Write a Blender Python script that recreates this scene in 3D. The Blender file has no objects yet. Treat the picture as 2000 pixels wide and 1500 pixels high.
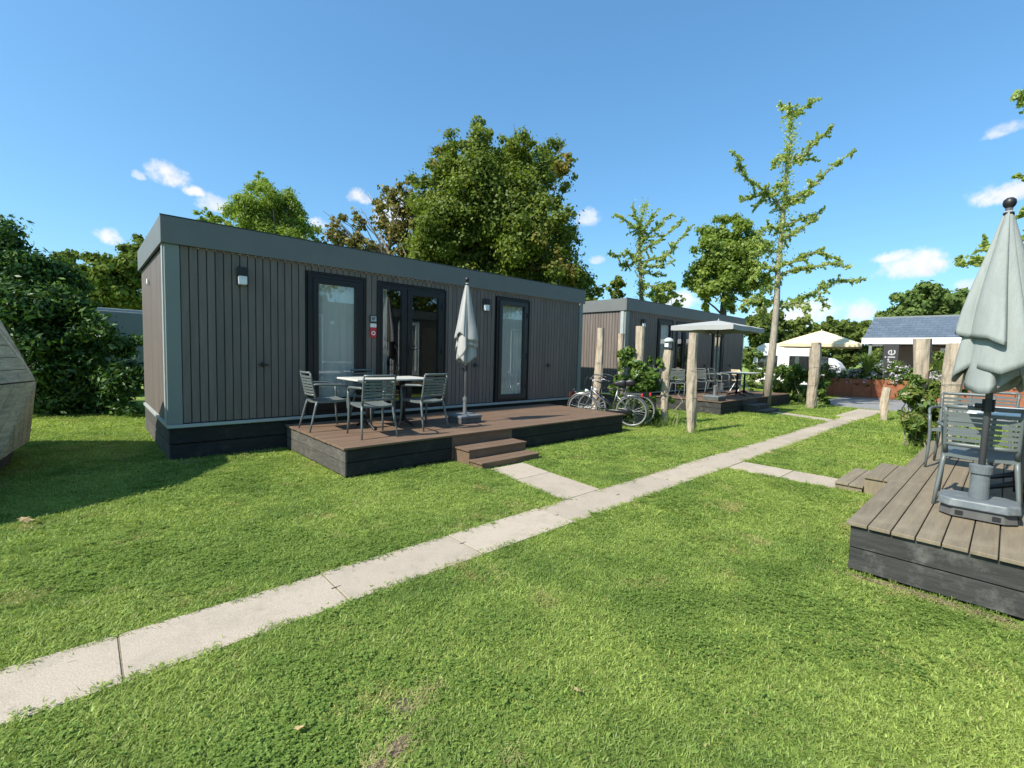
import bpy, math, random
import numpy as np
from mathutils import Vector, Matrix
from math import radians as RAD, sin, cos, pi

SC = bpy.context.scene
COL = SC.collection
# ------------------------------------------------------------------ camera
EYE = 1.55
yaw, pitch, roll = RAD(47.07), RAD(3.767), RAD(1.471)
fw = Vector((cos(yaw)*cos(pitch), sin(yaw)*cos(pitch), -sin(pitch)))
rt = Vector((sin(yaw), -cos(yaw), 0)); up = rt.cross(fw)
r2 = rt*cos(roll) + up*sin(roll); u2 = up*cos(roll) - rt*sin(roll)
cam_d = bpy.data.cameras.new('camera'); cam = bpy.data.objects.new('camera', cam_d); COL.objects.link(cam)
cam.matrix_world = Matrix(((r2.x, u2.x, -fw.x, 0), (r2.y, u2.y, -fw.y, 0), (r2.z, u2.z, -fw.z, EYE), (0, 0, 0, 1)))
cam_d.sensor_fit = 'HORIZONTAL'; cam_d.sensor_width = 36; cam_d.lens = 36*901.7/2000
cam_d.clip_start = 0.05; cam_d.clip_end = 800
SC.camera = cam
# ------------------------------------------------------------------ light
SUN_EL, SUN_AZ = 46.0, 171.0            # elevation; direction towards the sun, counter-clockwise from +X
sd = Vector((cos(RAD(SUN_EL))*cos(RAD(SUN_AZ)), cos(RAD(SUN_EL))*sin(RAD(SUN_AZ)), sin(RAD(SUN_EL))))
sl = bpy.data.lights.new('sun', 'SUN'); sl.energy = 5.0; sl.angle = RAD(0.6); sl.color = (1, 0.945, 0.84)
sun = bpy.data.objects.new('sun', sl); COL.objects.link(sun); sun.location = (0, 0, 30)
sun.rotation_euler = sd.to_track_quat('Z', 'Y').to_euler()
SC.view_settings.view_transform = 'Standard'; SC.view_settings.look = 'None'
SC.view_settings.gamma = 1; SC.view_settings.exposure = 0.56; SC.view_settings.use_curve_mapping = False
SKY_STRENGTH = 0.11
DATA = {"big":[[11.25,16.45,9.91,0.72],[13.77,17.64,11.97,0.57],[12.97,14.24,9.79,0.7],[16.26,15.34,10.67,0.77],[15.43,13.69,9.57,0.66],[10.95,17.99,8.8,0.58],[16.22,13.96,7.17,0.69],[13.9,15.3,9.78,1.0],[12.56,15.29,10.59,0.55],[11.82,15.35,9.8,0.79],[11.15,15.65,9.48,0.66],[11.74,18.01,9.95,0.5],[11.6,17.0,8.94,1.05],[11.65,15.26,8.52,1.2],[14.66,16.86,10.32,0.96],[13.64,14.12,10.31,0.55],[13.98,14.59,9.83,0.65],[14.19,13.71,9.12,0.85],[15.72,14.19,10.49,0.45],[15.59,13.96,9.36,0.58],[11.49,17.6,7.97,1.12],[11.62,15.87,7.22,1.4],[12.67,14.83,7.65,1.39],[13.68,13.75,7.76,1.05],[14.69,13.4,7.93,0.6],[10.83,16.55,6.56,1.06],[10.74,17.18,6.01,0.87],[13.18,17.94,6.32,1.45],[14.43,17.19,6.66,1.66],[13.27,13.59,6.32,1.2],[13.69,12.58,6.43,0.85],[14.69,12.76,6.04,0.7],[14.33,15.6,5.26,1.39],[15.55,14.85,5.58,1.41],[14.32,12.26,4.89,0.9],[16.05,12.99,4.88,0.76],[15.85,12.17,4.13,0.65],[12.62,16.02,4.85,1.11],[11.67,17.38,5.09,0.9],[16.61,14.49,4.5,0.96],[15.3,12.47,3.56,0.86],[14.78,15.69,3.93,1.42],[12.9,17.5,3.87,1.42],[15.61,15.46,2.8,1.45]],
"sparse":[[11.9,20.98,9.65,0.61],[11.99,22.28,9.3,0.8],[12.13,24.02,9.44,0.62],[12.53,21.56,8.8,0.92],[12.05,23.38,8.26,0.83],[12.28,22.12,7.55,0.94],[13.21,21.66,7.92,0.81],[10.66,23.48,8.2,0.58],[9.68,23.38,8.15,0.52],[9.5,24.24,7.84,0.47],[9.59,23.8,7.19,0.73],[10.38,22.86,6.93,0.78],[12.0,23.85,6.82,0.84],[12.54,22.04,6.53,0.94],[9.55,24.73,7.21,0.43],[13.2,21.09,6.51,0.67],[10.36,24.04,6.45,0.81],[13.18,21.55,5.5,0.81]],
"round":[[7.32,28.43,10.81,0.31],[7.18,28.41,10.14,0.67],[6.46,28.3,9.27,0.71],[7.04,25.4,8.97,0.81],[7.89,25.68,8.86,0.84],[6.29,26.11,7.96,1.07],[7.6,26.56,8.19,1.34],[8.55,26.35,8.41,0.93],[8.59,24.95,7.53,0.74],[7.66,25.12,7.05,1.03],[6.65,26.68,6.99,1.05],[6.08,27.23,7.49,0.66],[9.0,25.24,7.19,0.48],[6.43,26.79,5.93,1.05],[7.81,26.49,5.84,1.08]],
"small":[[4.83,28.96,8.38,0.4],[5.39,28.53,8.23,0.45],[4.63,29.4,8.58,0.24],[5.0,29.35,7.64,0.65],[5.56,28.07,7.27,0.64]],
"hedge":[[-1.2,15.34,4.15,0.14],[-1.01,14.68,3.71,0.2],[-1.15,14.58,3.55,0.54],[-0.78,14.43,3.05,0.66],[-1.28,14.99,2.71,0.89],[-0.4,14.63,2.84,0.57],[-0.07,13.7,2.3,0.55],[-0.78,13.99,2.05,0.86],[-0.26,14.29,1.64,0.8],[0.11,13.24,1.76,0.45],[0.52,13.19,1.5,0.42],[0.83,13.12,1.59,0.34],[-1.08,14.67,1.17,0.89],[-0.52,14.04,0.75,0.88],[0.14,13.77,0.87,0.68],[0.6,12.72,0.81,0.54],[0.83,12.91,1.01,0.36],[-0.86,14.27,0.08,0.66],[-0.3,14.31,0.04,0.69],[0.28,13.55,0.09,0.57],[0.71,12.62,0.16,0.37],[-0.38,13.56,-0.31,0.43],[0.19,13.31,-0.27,0.38],[0.68,13.02,-0.28,0.31],[-1.76,15.33,2.69,0.99],[-1.8,15.24,1.15,0.99],[-2.38,16.01,1.79,1.23],[-1.87,15.54,0.01,0.9],[-0.95,14.3,-0.47,0.33]],
"forest":[[-0.55,59.77,8.96,1.23],[0.81,56.51,8.31,1.47],[2.15,53.76,7.6,1.7],[3.16,55.13,6.5,1.87],[3.56,55.71,9.63,1.04],[4.14,56.29,10.85,0.86],[2.54,57.96,4.99,1.95],[0.09,58.97,6.48,1.9],[1.45,57.85,5.36,1.91],[-1.58,59.83,8.45,1.4],[3.93,55.33,7.78,1.42],[4.71,54.94,10.65,0.95],[5.04,54.91,8.82,1.91]],
"hilltree":[[58.56,5.77,7.79,1.35],[56.05,6.9,6.87,1.23],[59.7,4.4,7.33,1.3],[55.91,7.86,5.86,0.96],[61.06,3.71,6.16,0.97],[60.0,6.17,6.09,2.0],[55.59,8.41,5.14,0.63],[59.92,4.66,5.54,1.46],[58.78,7.11,5.05,1.25],[58.29,5.58,8.09,0.96]],
"farR":[[32.19,10.69,3.62,0.98],[33.23,9.95,3.34,0.99],[34.26,9.23,3.54,0.73],[32.98,10.86,2.0,1.35],[33.41,9.63,2.03,1.15],[31.98,11.23,3.63,0.83],[32.77,11.27,5.01,0.6]],
"farR2":[[42.96,10.51,4.23,0.65],[43.0,9.85,4.54,0.56],[44.59,9.51,4.46,0.66],[42.57,8.42,4.16,0.7],[42.95,10.82,3.63,0.9],[43.22,9.5,3.62,0.96],[43.6,8.26,3.63,0.79],[41.27,11.43,3.36,0.8],[43.14,9.74,2.22,1.05],[45.31,8.84,2.27,1.07],[44.13,7.32,2.35,0.94],[41.99,10.5,2.18,0.96],[45.89,6.67,2.72,0.88],[43.75,9.24,2.96,0.97],[44.09,7.68,3.13,0.79]],
"hill":[[73.02,12.83,5.99,0.91],[76.05,12.02,6.27,0.93],[76.34,10.75,6.13,0.92],[73.92,14.32,5.74,0.94],[84.62,3.6,6.43,1.33],[85.9,2.25,6.47,1.32],[88.31,0.91,6.57,1.67],[89.31,-0.46,6.6,1.33]],
"mid":[[25.77,10.94,9.11,0.61],[24.94,11.1,8.38,0.87],[25.1,10.1,8.29,0.75],[23.37,10.86,6.96,0.94],[25.11,10.29,6.95,1.24],[26.03,9.64,7.55,0.89],[23.85,11.51,5.86,0.81],[23.41,11.74,5.29,0.54],[23.65,10.38,5.46,1.09],[25.08,9.69,5.57,1.01],[25.81,9.16,5.87,0.74],[24.21,10.05,4.46,0.58],[23.51,10.92,4.45,0.47],[25.36,9.48,4.53,0.53]],
"bitsA":[[22.23,15.3,5.75,0.43],[21.85,15.43,5.21,0.34],[21.69,15.71,5.44,0.23],[22.06,15.25,4.87,0.4]],
"bitsB":[[21.6,12.32,4.75,0.52],[22.21,12.05,5.13,0.39],[23.09,12.11,4.62,0.38],[22.21,12.64,4.3,0.43],[24.14,10.92,4.19,0.32]],
"gk1":{"trunk":[[16.46,5.38,0.0],[16.62,5.35,1.61],[16.7,5.35,2.45],[16.79,5.36,3.47],[16.84,5.41,4.64],[16.96,5.4,5.65],[17.06,5.4,6.67],[17.13,5.42,7.68],[17.27,5.38,8.69],[17.31,5.43,9.62]],
"limbs":[[[17.31,5.43,9.62],[17.44,5.24,9.76],[17.85,4.81,10.13]],[[17.3,5.42,9.45],[17.35,5.63,9.95],[17.39,5.82,10.08]],[[17.17,5.41,7.98],[17.17,4.95,8.17],[17.13,4.54,8.54],[17.05,4.16,8.81]],[[17.2,5.41,8.22],[16.7,5.67,8.08],[16.51,5.62,7.72]],[[17.3,5.32,8.27],[17.52,4.75,8.05]],[[17.06,5.39,6.58],[17.33,4.79,7.09],[17.39,4.38,7.51],[17.73,3.73,8.1]],[[17.0,5.43,6.46],[16.43,5.71,6.99],[15.72,6.1,7.3],[15.26,6.25,7.66],[14.9,6.32,7.99]],[[16.67,5.79,7.02],[16.18,6.08,6.85],[15.78,6.29,6.64]],[[16.63,5.82,6.95],[16.31,5.99,6.59]],[[16.94,5.44,5.96],[17.55,4.94,6.27],[18.02,4.56,6.46]],[[16.9,5.43,5.45],[17.32,5.0,5.82],[17.73,4.58,6.19]],[[16.84,5.41,4.64],[17.51,5.0,4.98],[18.16,4.6,5.24],[18.81,4.14,4.98]],[[16.82,5.4,4.31],[17.24,4.76,4.59],[17.6,4.15,4.68],[17.86,3.61,4.54]],[[16.77,5.36,3.26],[17.62,4.95,3.52],[18.45,4.59,3.99],[19.29,4.21,4.36],[20.27,3.67,4.49]],[[17.2,4.98,3.45],[17.08,4.61,3.25],[16.79,4.41,2.96]],[[17.82,4.43,3.8],[18.1,4.3,3.39]],[[16.81,5.38,3.94],[16.4,5.67,3.78],[15.96,5.97,3.43],[15.75,6.07,3.21]],[[16.83,5.47,5.11],[16.55,5.81,5.31],[16.31,6.05,4.98]],[[16.94,5.43,5.82],[16.37,5.62,5.91],[15.91,5.67,5.5]],[[16.83,5.41,4.47],[16.2,5.72,4.59],[15.72,5.84,4.13]],[[16.78,5.38,3.63],[16.74,5.68,3.31],[16.9,5.79,2.9]],[[17.04,5.43,6.83],[17.72,5.25,6.87],[18.55,4.97,7.35]],[[17.13,5.41,7.51],[16.72,5.58,7.2],[16.53,5.55,6.82]]]},
"gk2":{"trunk":[[20.44,12.55,2.49],[20.47,12.69,4.28],[20.46,12.85,6.05],[20.45,12.96,7.07],[20.56,12.97,8.35],[20.77,12.86,9.24]],
"limbs":[[[20.45,12.89,6.33],[20.03,13.26,6.72],[19.57,13.6,6.54],[19.17,13.92,6.62]],[[20.5,12.96,7.63],[19.87,13.13,8.08],[19.06,13.45,8.37]],[[20.51,12.91,7.15],[21.22,12.38,8.07],[21.79,11.96,8.76]],[[20.47,12.9,6.69],[21.43,12.03,7.65],[22.06,11.46,8.48]],[[20.46,12.87,6.26],[21.32,12.02,6.51],[21.77,11.6,7.32],[22.22,11.17,8.06]],[[20.48,12.84,6.06],[21.02,12.17,6.08],[21.51,11.57,6.33]],[[20.47,12.76,5.14],[20.91,12.05,4.93],[21.32,11.41,5.09]],[[20.47,12.88,6.44],[20.06,13.34,6.05],[19.82,13.69,6.19]],[[20.49,12.94,7.33],[20.61,12.7,8.06],[20.83,12.36,8.66]],[[20.49,13.0,7.96],[20.19,13.1,8.54],[19.98,13.1,8.87]],[[20.45,12.84,5.8],[20.99,12.44,5.7],[21.54,12.04,5.61]]]},
"gk3":{"trunk":[[17.21,-1.04,0.56],[17.23,-0.84,2.99],[17.23,-0.68,4.82],[17.24,-0.52,6.64],[17.25,-0.37,8.46]],
"limbs":[[[17.27,-0.51,7.13],[17.0,-0.15,7.8],[16.75,0.15,8.02],[16.56,0.38,8.03]],[[17.25,-0.61,5.79],[17.04,-0.19,6.08],[16.91,0.14,6.2]],[[17.25,-0.69,4.82],[16.57,-0.23,5.18],[16.04,0.07,5.2]],[[17.25,-0.76,4.09],[16.78,-0.29,4.38],[16.16,0.28,4.2],[15.68,0.73,4.01],[15.44,0.95,3.96]],[[17.24,-0.71,4.57],[17.2,-0.27,4.82],[17.28,0.02,4.75]],[[16.14,0.28,4.19],[16.28,0.55,4.41],[16.54,0.7,4.54]]]},
"vine":[[9.18,6.0,1.51,0.24],[9.34,5.82,1.18,0.31],[9.55,5.66,0.99,0.28],[9.44,5.79,0.69,0.31],[9.2,5.92,0.45,0.31],[9.09,6.05,1.03,0.19],[9.53,5.58,0.17,0.24],[9.05,5.89,0.11,0.23],[9.01,6.16,0.77,0.17],[9.6,5.63,1.5,0.12],[9.62,5.45,1.43,0.14],[8.97,6.03,1.33,0.14],[9.28,5.51,0.37,0.21],[9.21,5.78,0.81,0.23],[9.33,5.45,0.6,0.18],[8.88,6.01,0.34,0.16],[9.2,5.54,0.08,0.14],[9.95,5.19,1.13,0.08],[10.03,5.09,0.84,0.09],[9.9,5.24,0.59,0.12]],
"bush":[[18.93,5.84,1.21,0.3],[19.25,5.42,1.03,0.42],[19.37,4.95,0.95,0.34],[19.13,5.7,0.54,0.38],[19.57,5.14,0.42,0.38],[19.88,4.68,0.54,0.34],[20.01,4.69,1.25,0.21],[19.93,4.59,-0.03,0.23],[18.41,5.83,0.78,0.28],[19.24,5.36,0.13,0.3],[19.96,4.88,0.04,0.27],[18.11,6.47,1.6,0.3],[18.12,6.27,1.04,0.34],[17.93,6.44,0.66,0.26]],
"vineR":[[11.49,1.19,1.25,0.15],[11.31,1.28,1.0,0.17],[11.52,1.08,0.79,0.23],[11.75,0.9,1.07,0.19],[11.19,1.17,0.5,0.21],[11.65,0.96,0.41,0.23],[11.7,0.78,1.46,0.11],[11.29,1.02,0.24,0.13],[11.66,0.9,1.71,0.09],[11.76,0.67,0.92,0.11],[11.69,1.03,1.52,0.1],[11.58,0.8,0.72,0.15],[11.98,0.6,1.06,0.1],[11.29,1.16,0.17,0.1]],
"flowers":[[29.78,6.53,0.76,0.39],[30.28,6.07,0.92,0.33],[31.16,5.55,0.99,0.39],[31.39,4.87,0.97,0.44],[32.05,4.36,1.04,0.44],[32.52,3.87,0.73,0.39],[30.26,6.2,1.33,0.33],[30.9,5.31,1.45,0.33],[32.03,4.6,1.39,0.39],[31.03,4.94,0.56,0.27],[29.78,6.28,0.42,0.25]],
"clouds":[[0.1107,0.9552,0.2743,0.0299,-0.0059,0.0066,-0.0003,-0.0067,0.0224,1.0],[0.1453,0.9553,0.2576,0.017,-0.0037,0.0034,-0.0003,-0.003,0.011,1.0],[0.073,0.9613,0.2656,0.0089,-0.0013,0.0021,0.0,-0.0025,0.0089,0.6],[0.0376,0.9856,0.1646,0.0201,-0.0015,0.0034,0.0003,-0.0027,0.0156,1.0],[0.1708,0.9552,0.2416,0.025,-0.006,0.0045,-0.0005,-0.0046,0.0178,0.8],[0.3998,0.8696,0.2898,0.0218,-0.0113,0.0027,-0.0021,-0.0044,0.0157,1.0],[0.3333,0.9128,0.2359,0.0218,-0.009,0.0028,-0.0011,-0.003,0.0125,0.9],[0.4769,0.8397,0.2599,0.0509,-0.0325,0.0046,-0.007,-0.0114,0.0455,0.75],[0.7549,0.5966,0.2724,0.0162,-0.0208,-0.0005,-0.0052,-0.0031,0.0204,0.7],[0.7809,0.5935,0.1946,0.0099,-0.0133,-0.0002,-0.0018,-0.0009,0.01,0.6],[0.9815,0.1151,0.1531,0.0057,-0.0544,-0.0055,-0.0044,0.0011,0.0253,1.0],[0.9751,0.141,0.1709,0.0046,-0.0314,-0.0034,-0.0021,0.0004,0.0112,0.9],[0.9452,0.0265,0.3254,0.0021,-0.0185,-0.0053,-0.004,0.0007,0.0112,0.7],[0.9693,0.015,0.2456,0.0021,-0.0453,-0.01,-0.0057,0.0014,0.0214,1.0],[0.9802,0.1794,0.0842,0.0047,-0.0271,-0.0009,-0.0024,0.001,0.0224,1.0],[0.9603,0.2681,0.0774,0.0191,-0.0807,-0.0017,-0.0033,0.0009,0.0313,0.95],[0.9332,0.3321,0.1372,0.0083,-0.0238,-0.0011,-0.002,0.0,0.0131,0.35],[0.5735,0.8137,0.0947,0.0517,-0.0393,0.0023,-0.0025,-0.0026,0.0317,0.5],[0.8826,0.4572,0.1098,0.0169,-0.0341,-0.0006,-0.0029,-0.0003,0.022,0.95],[0.9869,0.017,0.1602,0.0007,-0.03,-0.0039,-0.0022,0.0008,0.0129,0.4],[0.9921,0.0408,0.1186,0.0011,-0.0318,-0.0026,-0.002,0.0009,0.0151,0.7],[0.8533,0.5179,0.0605,0.0427,-0.0781,0.0006,-0.0017,-0.0,0.0209,0.6]]}
# ------------------------------------------------------------------ node helpers
class NT:
    def __init__(s, nt): s.t = nt; s.n = nt.nodes; s.l = nt.links
    def add(s, typ, inp=None, **props):
        n = s.n.new(typ)
        for k, v in props.items(): setattr(n, k, v)
        if inp:
            for k, v in inp.items(): s.set(n.inputs[k], v)
        return n
    def set(s, sock, v):
        if isinstance(v, bpy.types.NodeSocket): s.l.new(v, sock)
        elif isinstance(v, bpy.types.Node): s.l.new(v.outputs[0], sock)
        else:
            if isinstance(v, tuple) and len(v) == 3 and sock.type == 'RGBA': v = (*v, 1)
            sock.default_value = v
    def math(s, op, a, b=0.0, c=0.0, clamp=False):
        n = s.n.new('ShaderNodeMath'); n.operation = op; n.use_clamp = clamp
        s.set(n.inputs[0], a); s.set(n.inputs[1], b); s.set(n.inputs[2], c); return n.outputs[0]
    def vmath(s, op, a, b=(0, 0, 0)):
        n = s.n.new('ShaderNodeVectorMath'); n.operation = op
        s.set(n.inputs[0], a); s.set(n.inputs[1], b)
        return n.outputs['Value'] if op in ('DOT_PRODUCT', 'LENGTH') else n.outputs[0]
    def noise(s, vec, scale, detail=4, rough=0.55, dist=0.0):
        return s.add('ShaderNodeTexNoise', {'Vector': vec, 'Scale': scale, 'Detail': detail, 'Roughness': rough, 'Distortion': dist}).outputs['Fac']
    def ramp(s, fac, stops, interp='LINEAR'):
        n = s.n.new('ShaderNodeValToRGB'); s.set(n.inputs[0], fac); n.color_ramp.interpolation = interp
        els = n.color_ramp.elements
        while len(els) < len(stops): els.new(0.5)
        for e, (p, c) in zip(els, stops):
            e.position = p; e.color = (c, c, c, 1) if not isinstance(c, tuple) else (*c, 1)
        return n.outputs[0]
    def mix(s, fac, a, b, blend='MIX'):
        n = s.n.new('ShaderNodeMix'); n.data_type = 'RGBA'; n.blend_type = blend
        s.set(n.inputs[0], fac); s.set(n.inputs[6], a); s.set(n.inputs[7], b); return n.outputs[2]
    def maprange(s, v, a, b, c=0.0, d=1.0, smooth=False):
        n = s.n.new('ShaderNodeMapRange'); n.clamp = True
        if smooth: n.interpolation_type = 'SMOOTHSTEP'
        for i, x in enumerate((v, a, b, c, d)): s.set(n.inputs[i], x)
        return n.outputs[0]
    def scaled(s, vec, sc):
        return s.add('ShaderNodeMapping', {'Vector': vec, 'Scale': sc}).outputs[0]

def new_mat(name):
    m = bpy.data.materials.new(name); m.use_nodes = True
    t = NT(m.node_tree); t.n.clear(); out = t.n.new('ShaderNodeOutputMaterial')
    return m, t, out

# ------------------------------------------------------------------ world: daylight sky with fair-weather clouds
world = bpy.data.worlds.new('World'); SC.world = world; world.use_nodes = True
w = NT(world.node_tree); w.n.clear()
wout = w.n.new('ShaderNodeOutputWorld')
sky = w.add('ShaderNodeTexSky', sky_type='NISHITA', sun_disc=False, sun_elevation=RAD(SUN_EL),
            sun_rotation=math.atan2(sd.x, sd.y), air_density=1.0, dust_density=1.0, ozone_density=2.0)
tc = w.n.new('ShaderNodeTexCoord'); dirv = tc.outputs['Generated']
nz = w.noise(dirv, 22.0, 8, 0.62, 0.3); nz2 = w.noise(dirv, 75.0, 6, 0.6)
nsum = w.math('ADD', w.math('MULTIPLY', w.math('SUBTRACT', nz, 0.5), 3.2), w.math('MULTIPLY', w.math('SUBTRACT', nz2, 0.5), 2.0))
cloud_list = [tuple(c) for c in DATA['clouds']]
crs = random.Random(4)
for i in range(9):                                   # the same kind of sky all round
    az = RAD(crs.uniform(125, 340)); el = RAD(crs.uniform(5, 32)); a = crs.uniform(.05, .13)
    c = Vector((cos(az)*cos(el), sin(az)*cos(el), sin(el))); e1 = Vector((-sin(az), cos(az), 0)); e2 = c.cross(e1)
    if e2.z < 0: e2 = -e2
    cloud_list.append((*c, *(e1*a), *(e2*a*.4), .9))
mask = None
for c in cloud_list:
    cv, ea, eb, st = Vector(c[0:3]), Vector(c[3:6]), Vector(c[6:9]), c[9]
    d = w.vmath('SUBTRACT', dirv, tuple(cv))
    u = w.vmath('DOT_PRODUCT', d, tuple(ea/ea.length_squared)); v = w.vmath('DOT_PRODUCT', d, tuple(eb/eb.length_squared))
    vb = w.math('MULTIPLY', v, w.math('ADD', 1.25, w.math('MULTIPLY', w.math('SIGN', v), -0.35)))   # flatter below, rounder above
    rr = w.math('ADD', w.math('MULTIPLY', u, u), w.math('MULTIPLY', vb, vb))
    k = w.math('SUBTRACT', 1.12, rr); k = w.math('ADD', k, w.math('MULTIPLY', nsum, 0.85))
    k = w.math('MULTIPLY', w.maprange(k, -0.10, 1.25, 0, 1, True), st)
    k = w.math('MULTIPLY', k, w.math('LESS_THAN', rr, 3.2))
    mask = k if mask is None else w.math('MAXIMUM', mask, k)
skyc = w.add('ShaderNodeHueSaturation', {'Color': sky.outputs[0], 'Hue': 0.5, 'Saturation': 1.15, 'Value': 1.0}).outputs[0]
skyc = w.add('ShaderNodeGamma', {0: skyc, 1: 0.72}).outputs[0]
skyc = w.mix(1.0, skyc, (1.16, 1.76, 2.08), 'MULTIPLY')
shade = w.mix(w.maprange(w.noise(dirv, 16.0, 4), 0.35, 0.6), (5.6, 5.8, 6.1), (6.6, 6.6, 6.6))
colr = w.mix(mask, skyc, shade)
bg = w.add('ShaderNodeBackground', {'Color': colr, 'Strength': SKY_STRENGTH})
w.l.new(bg.outputs[0], wout.inputs[0])

# ------------------------------------------------------------------ materials
def pmat(name, col, rough=0.6, var=0.15, scale=6.0, stretch=(1, 1, 1), bump=0.0, bscale=None, metal=0.0, spec=0.5, dirt=None, coord='Object', perobj=0.0):
    m, t, out = new_mat(name)
    co = t.n.new('ShaderNodeTexCoord').outputs[coord]
    vec = t.scaled(co, stretch)
    if perobj > 0:
        oi = t.n.new('ShaderNodeObjectInfo')
        vec = t.vmath('ADD', vec, t.vmath('SCALE', (1, 1, 1)))
        vec.node.inputs[1].default_value = (0, 0, 0)
        cmb = t.add('ShaderNodeCombineXYZ', {0: t.math('MULTIPLY', oi.outputs['Random'], 37.0), 1: t.math('MULTIPLY', oi.outputs['Random'], 91.0)})
        t.l.new(cmb.outputs[0], vec.node.inputs[1])
    n1 = t.noise(vec, scale, 6, 0.65)
    lo = tuple(c*(1-var) for c in col); hi = tuple(min(1, c*(1+var)) for c in col)
    c = t.ramp(n1, [(0.3, lo), (0.7, hi)])
    if perobj > 0:
        f = t.math('ADD', 1-perobj, t.math('MULTIPLY', oi.outputs['Random'], 2*perobj))
        c = t.mix(1.0, c, t.add('ShaderNodeCombineColor', {0: f, 1: f, 2: f}).outputs[0], 'MULTIPLY')
    if dirt:
        dcol, damt, dsc = dirt
        c = t.mix(t.math('MULTIPLY', t.maprange(t.noise(co, dsc, 5, 0.7), 0.52, 0.72), damt), c, dcol)
    p = t.add('ShaderNodeBsdfPrincipled', {'Base Color': c, 'Roughness': rough, 'Metallic': metal, 'Specular IOR Level': spec})
    if bump > 0:
        b = t.add('ShaderNodeBump', {'Strength': bump, 'Distance': 0.004, 'Height': t.noise(vec, bscale or scale*6, 5, 0.7)})
        t.l.new(b.outputs[0], p.inputs['Normal'])
    t.l.new(p.outputs[0], out.inputs[0])
    return m

def leaf_mat(name, stops, trans=0.35, gloss=0.0, rough=0.5, nsc=0.0, patch=None):
    m, t, out = new_mat(name)
    g = t.n.new('ShaderNodeNewGeometry')
    f = g.outputs['Random Per Island']
    if nsc:
        f = t.math('ADD', t.math('MULTIPLY', f, 0.55), t.math('MULTIPLY', t.maprange(t.noise(g.outputs['Position'], nsc, 3), 0.3, 0.7), 0.45))
    c = t.ramp(f, stops)
    if patch:
        pc, psc, amt = patch
        c = t.mix(t.math('MULTIPLY', t.maprange(t.noise(g.outputs['Position'], psc, 2), 0.64, 0.70), amt), c, pc)
    d = t.add('ShaderNodeBsdfDiffuse', {'Color': c})
    tr = t.add('ShaderNodeBsdfTranslucent', {'Color': t.mix(1.0, c, (1.25, 1.35, 0.55), 'MULTIPLY')})
    s = t.add('ShaderNodeMixShader', {0: trans, 1: d.outputs[0], 2: tr.outputs[0]})
    if gloss:
        gl = t.add('ShaderNodeBsdfGlossy', {'Color': (.55, .6, .6), 'Roughness': rough})
        s = t.add('ShaderNodeMixShader', {0: gloss, 1: s.outputs[0], 2: gl.outputs[0]})
    t.l.new(s.outputs[0], out.inputs[0]); return m

def grass_color(t, pos, rnd=None):
    big = t.noise(pos, 0.55, 3, 0.5); mid = t.noise(pos, 2.6, 4, 0.6); fine = t.noise(pos, 16, 3, 0.6)
    c = t.ramp(mid, [(0.30, (0.110, 0.195, 0.022)), (0.48, (0.175, 0.270, 0.030)), (0.66, (0.270, 0.360, 0.048))])
    c = t.mix(t.maprange(big, 0.40, 0.62), c, t.ramp(fine, [(0.3, (0.215, 0.300, 0.032)), (0.7, (0.34, 0.42, 0.062))]))
    c = t.mix(t.math('MULTIPLY', t.maprange(t.noise(pos, 1.7, 4, 0.65), 0.57, 0.70), 0.75), c, (0.38, 0.33, 0.11))
    c = t.add('ShaderNodeHueSaturation', {'Color': c, 'Hue': 0.502, 'Saturation': 0.88, 'Value': 1.03}).outputs[0]
    if rnd is not None:
        v = t.math('ADD', 0.72, t.math('MULTIPLY', rnd, 0.66))
        c = t.mix(1.0, c, t.add('ShaderNodeCombineColor', {0: v, 1: v, 2: v}).outputs[0], 'MULTIPLY')
        c = t.mix(t.maprange(rnd, 0.955, 0.98), c, (0.34, 0.31, 0.12))
    return c

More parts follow.
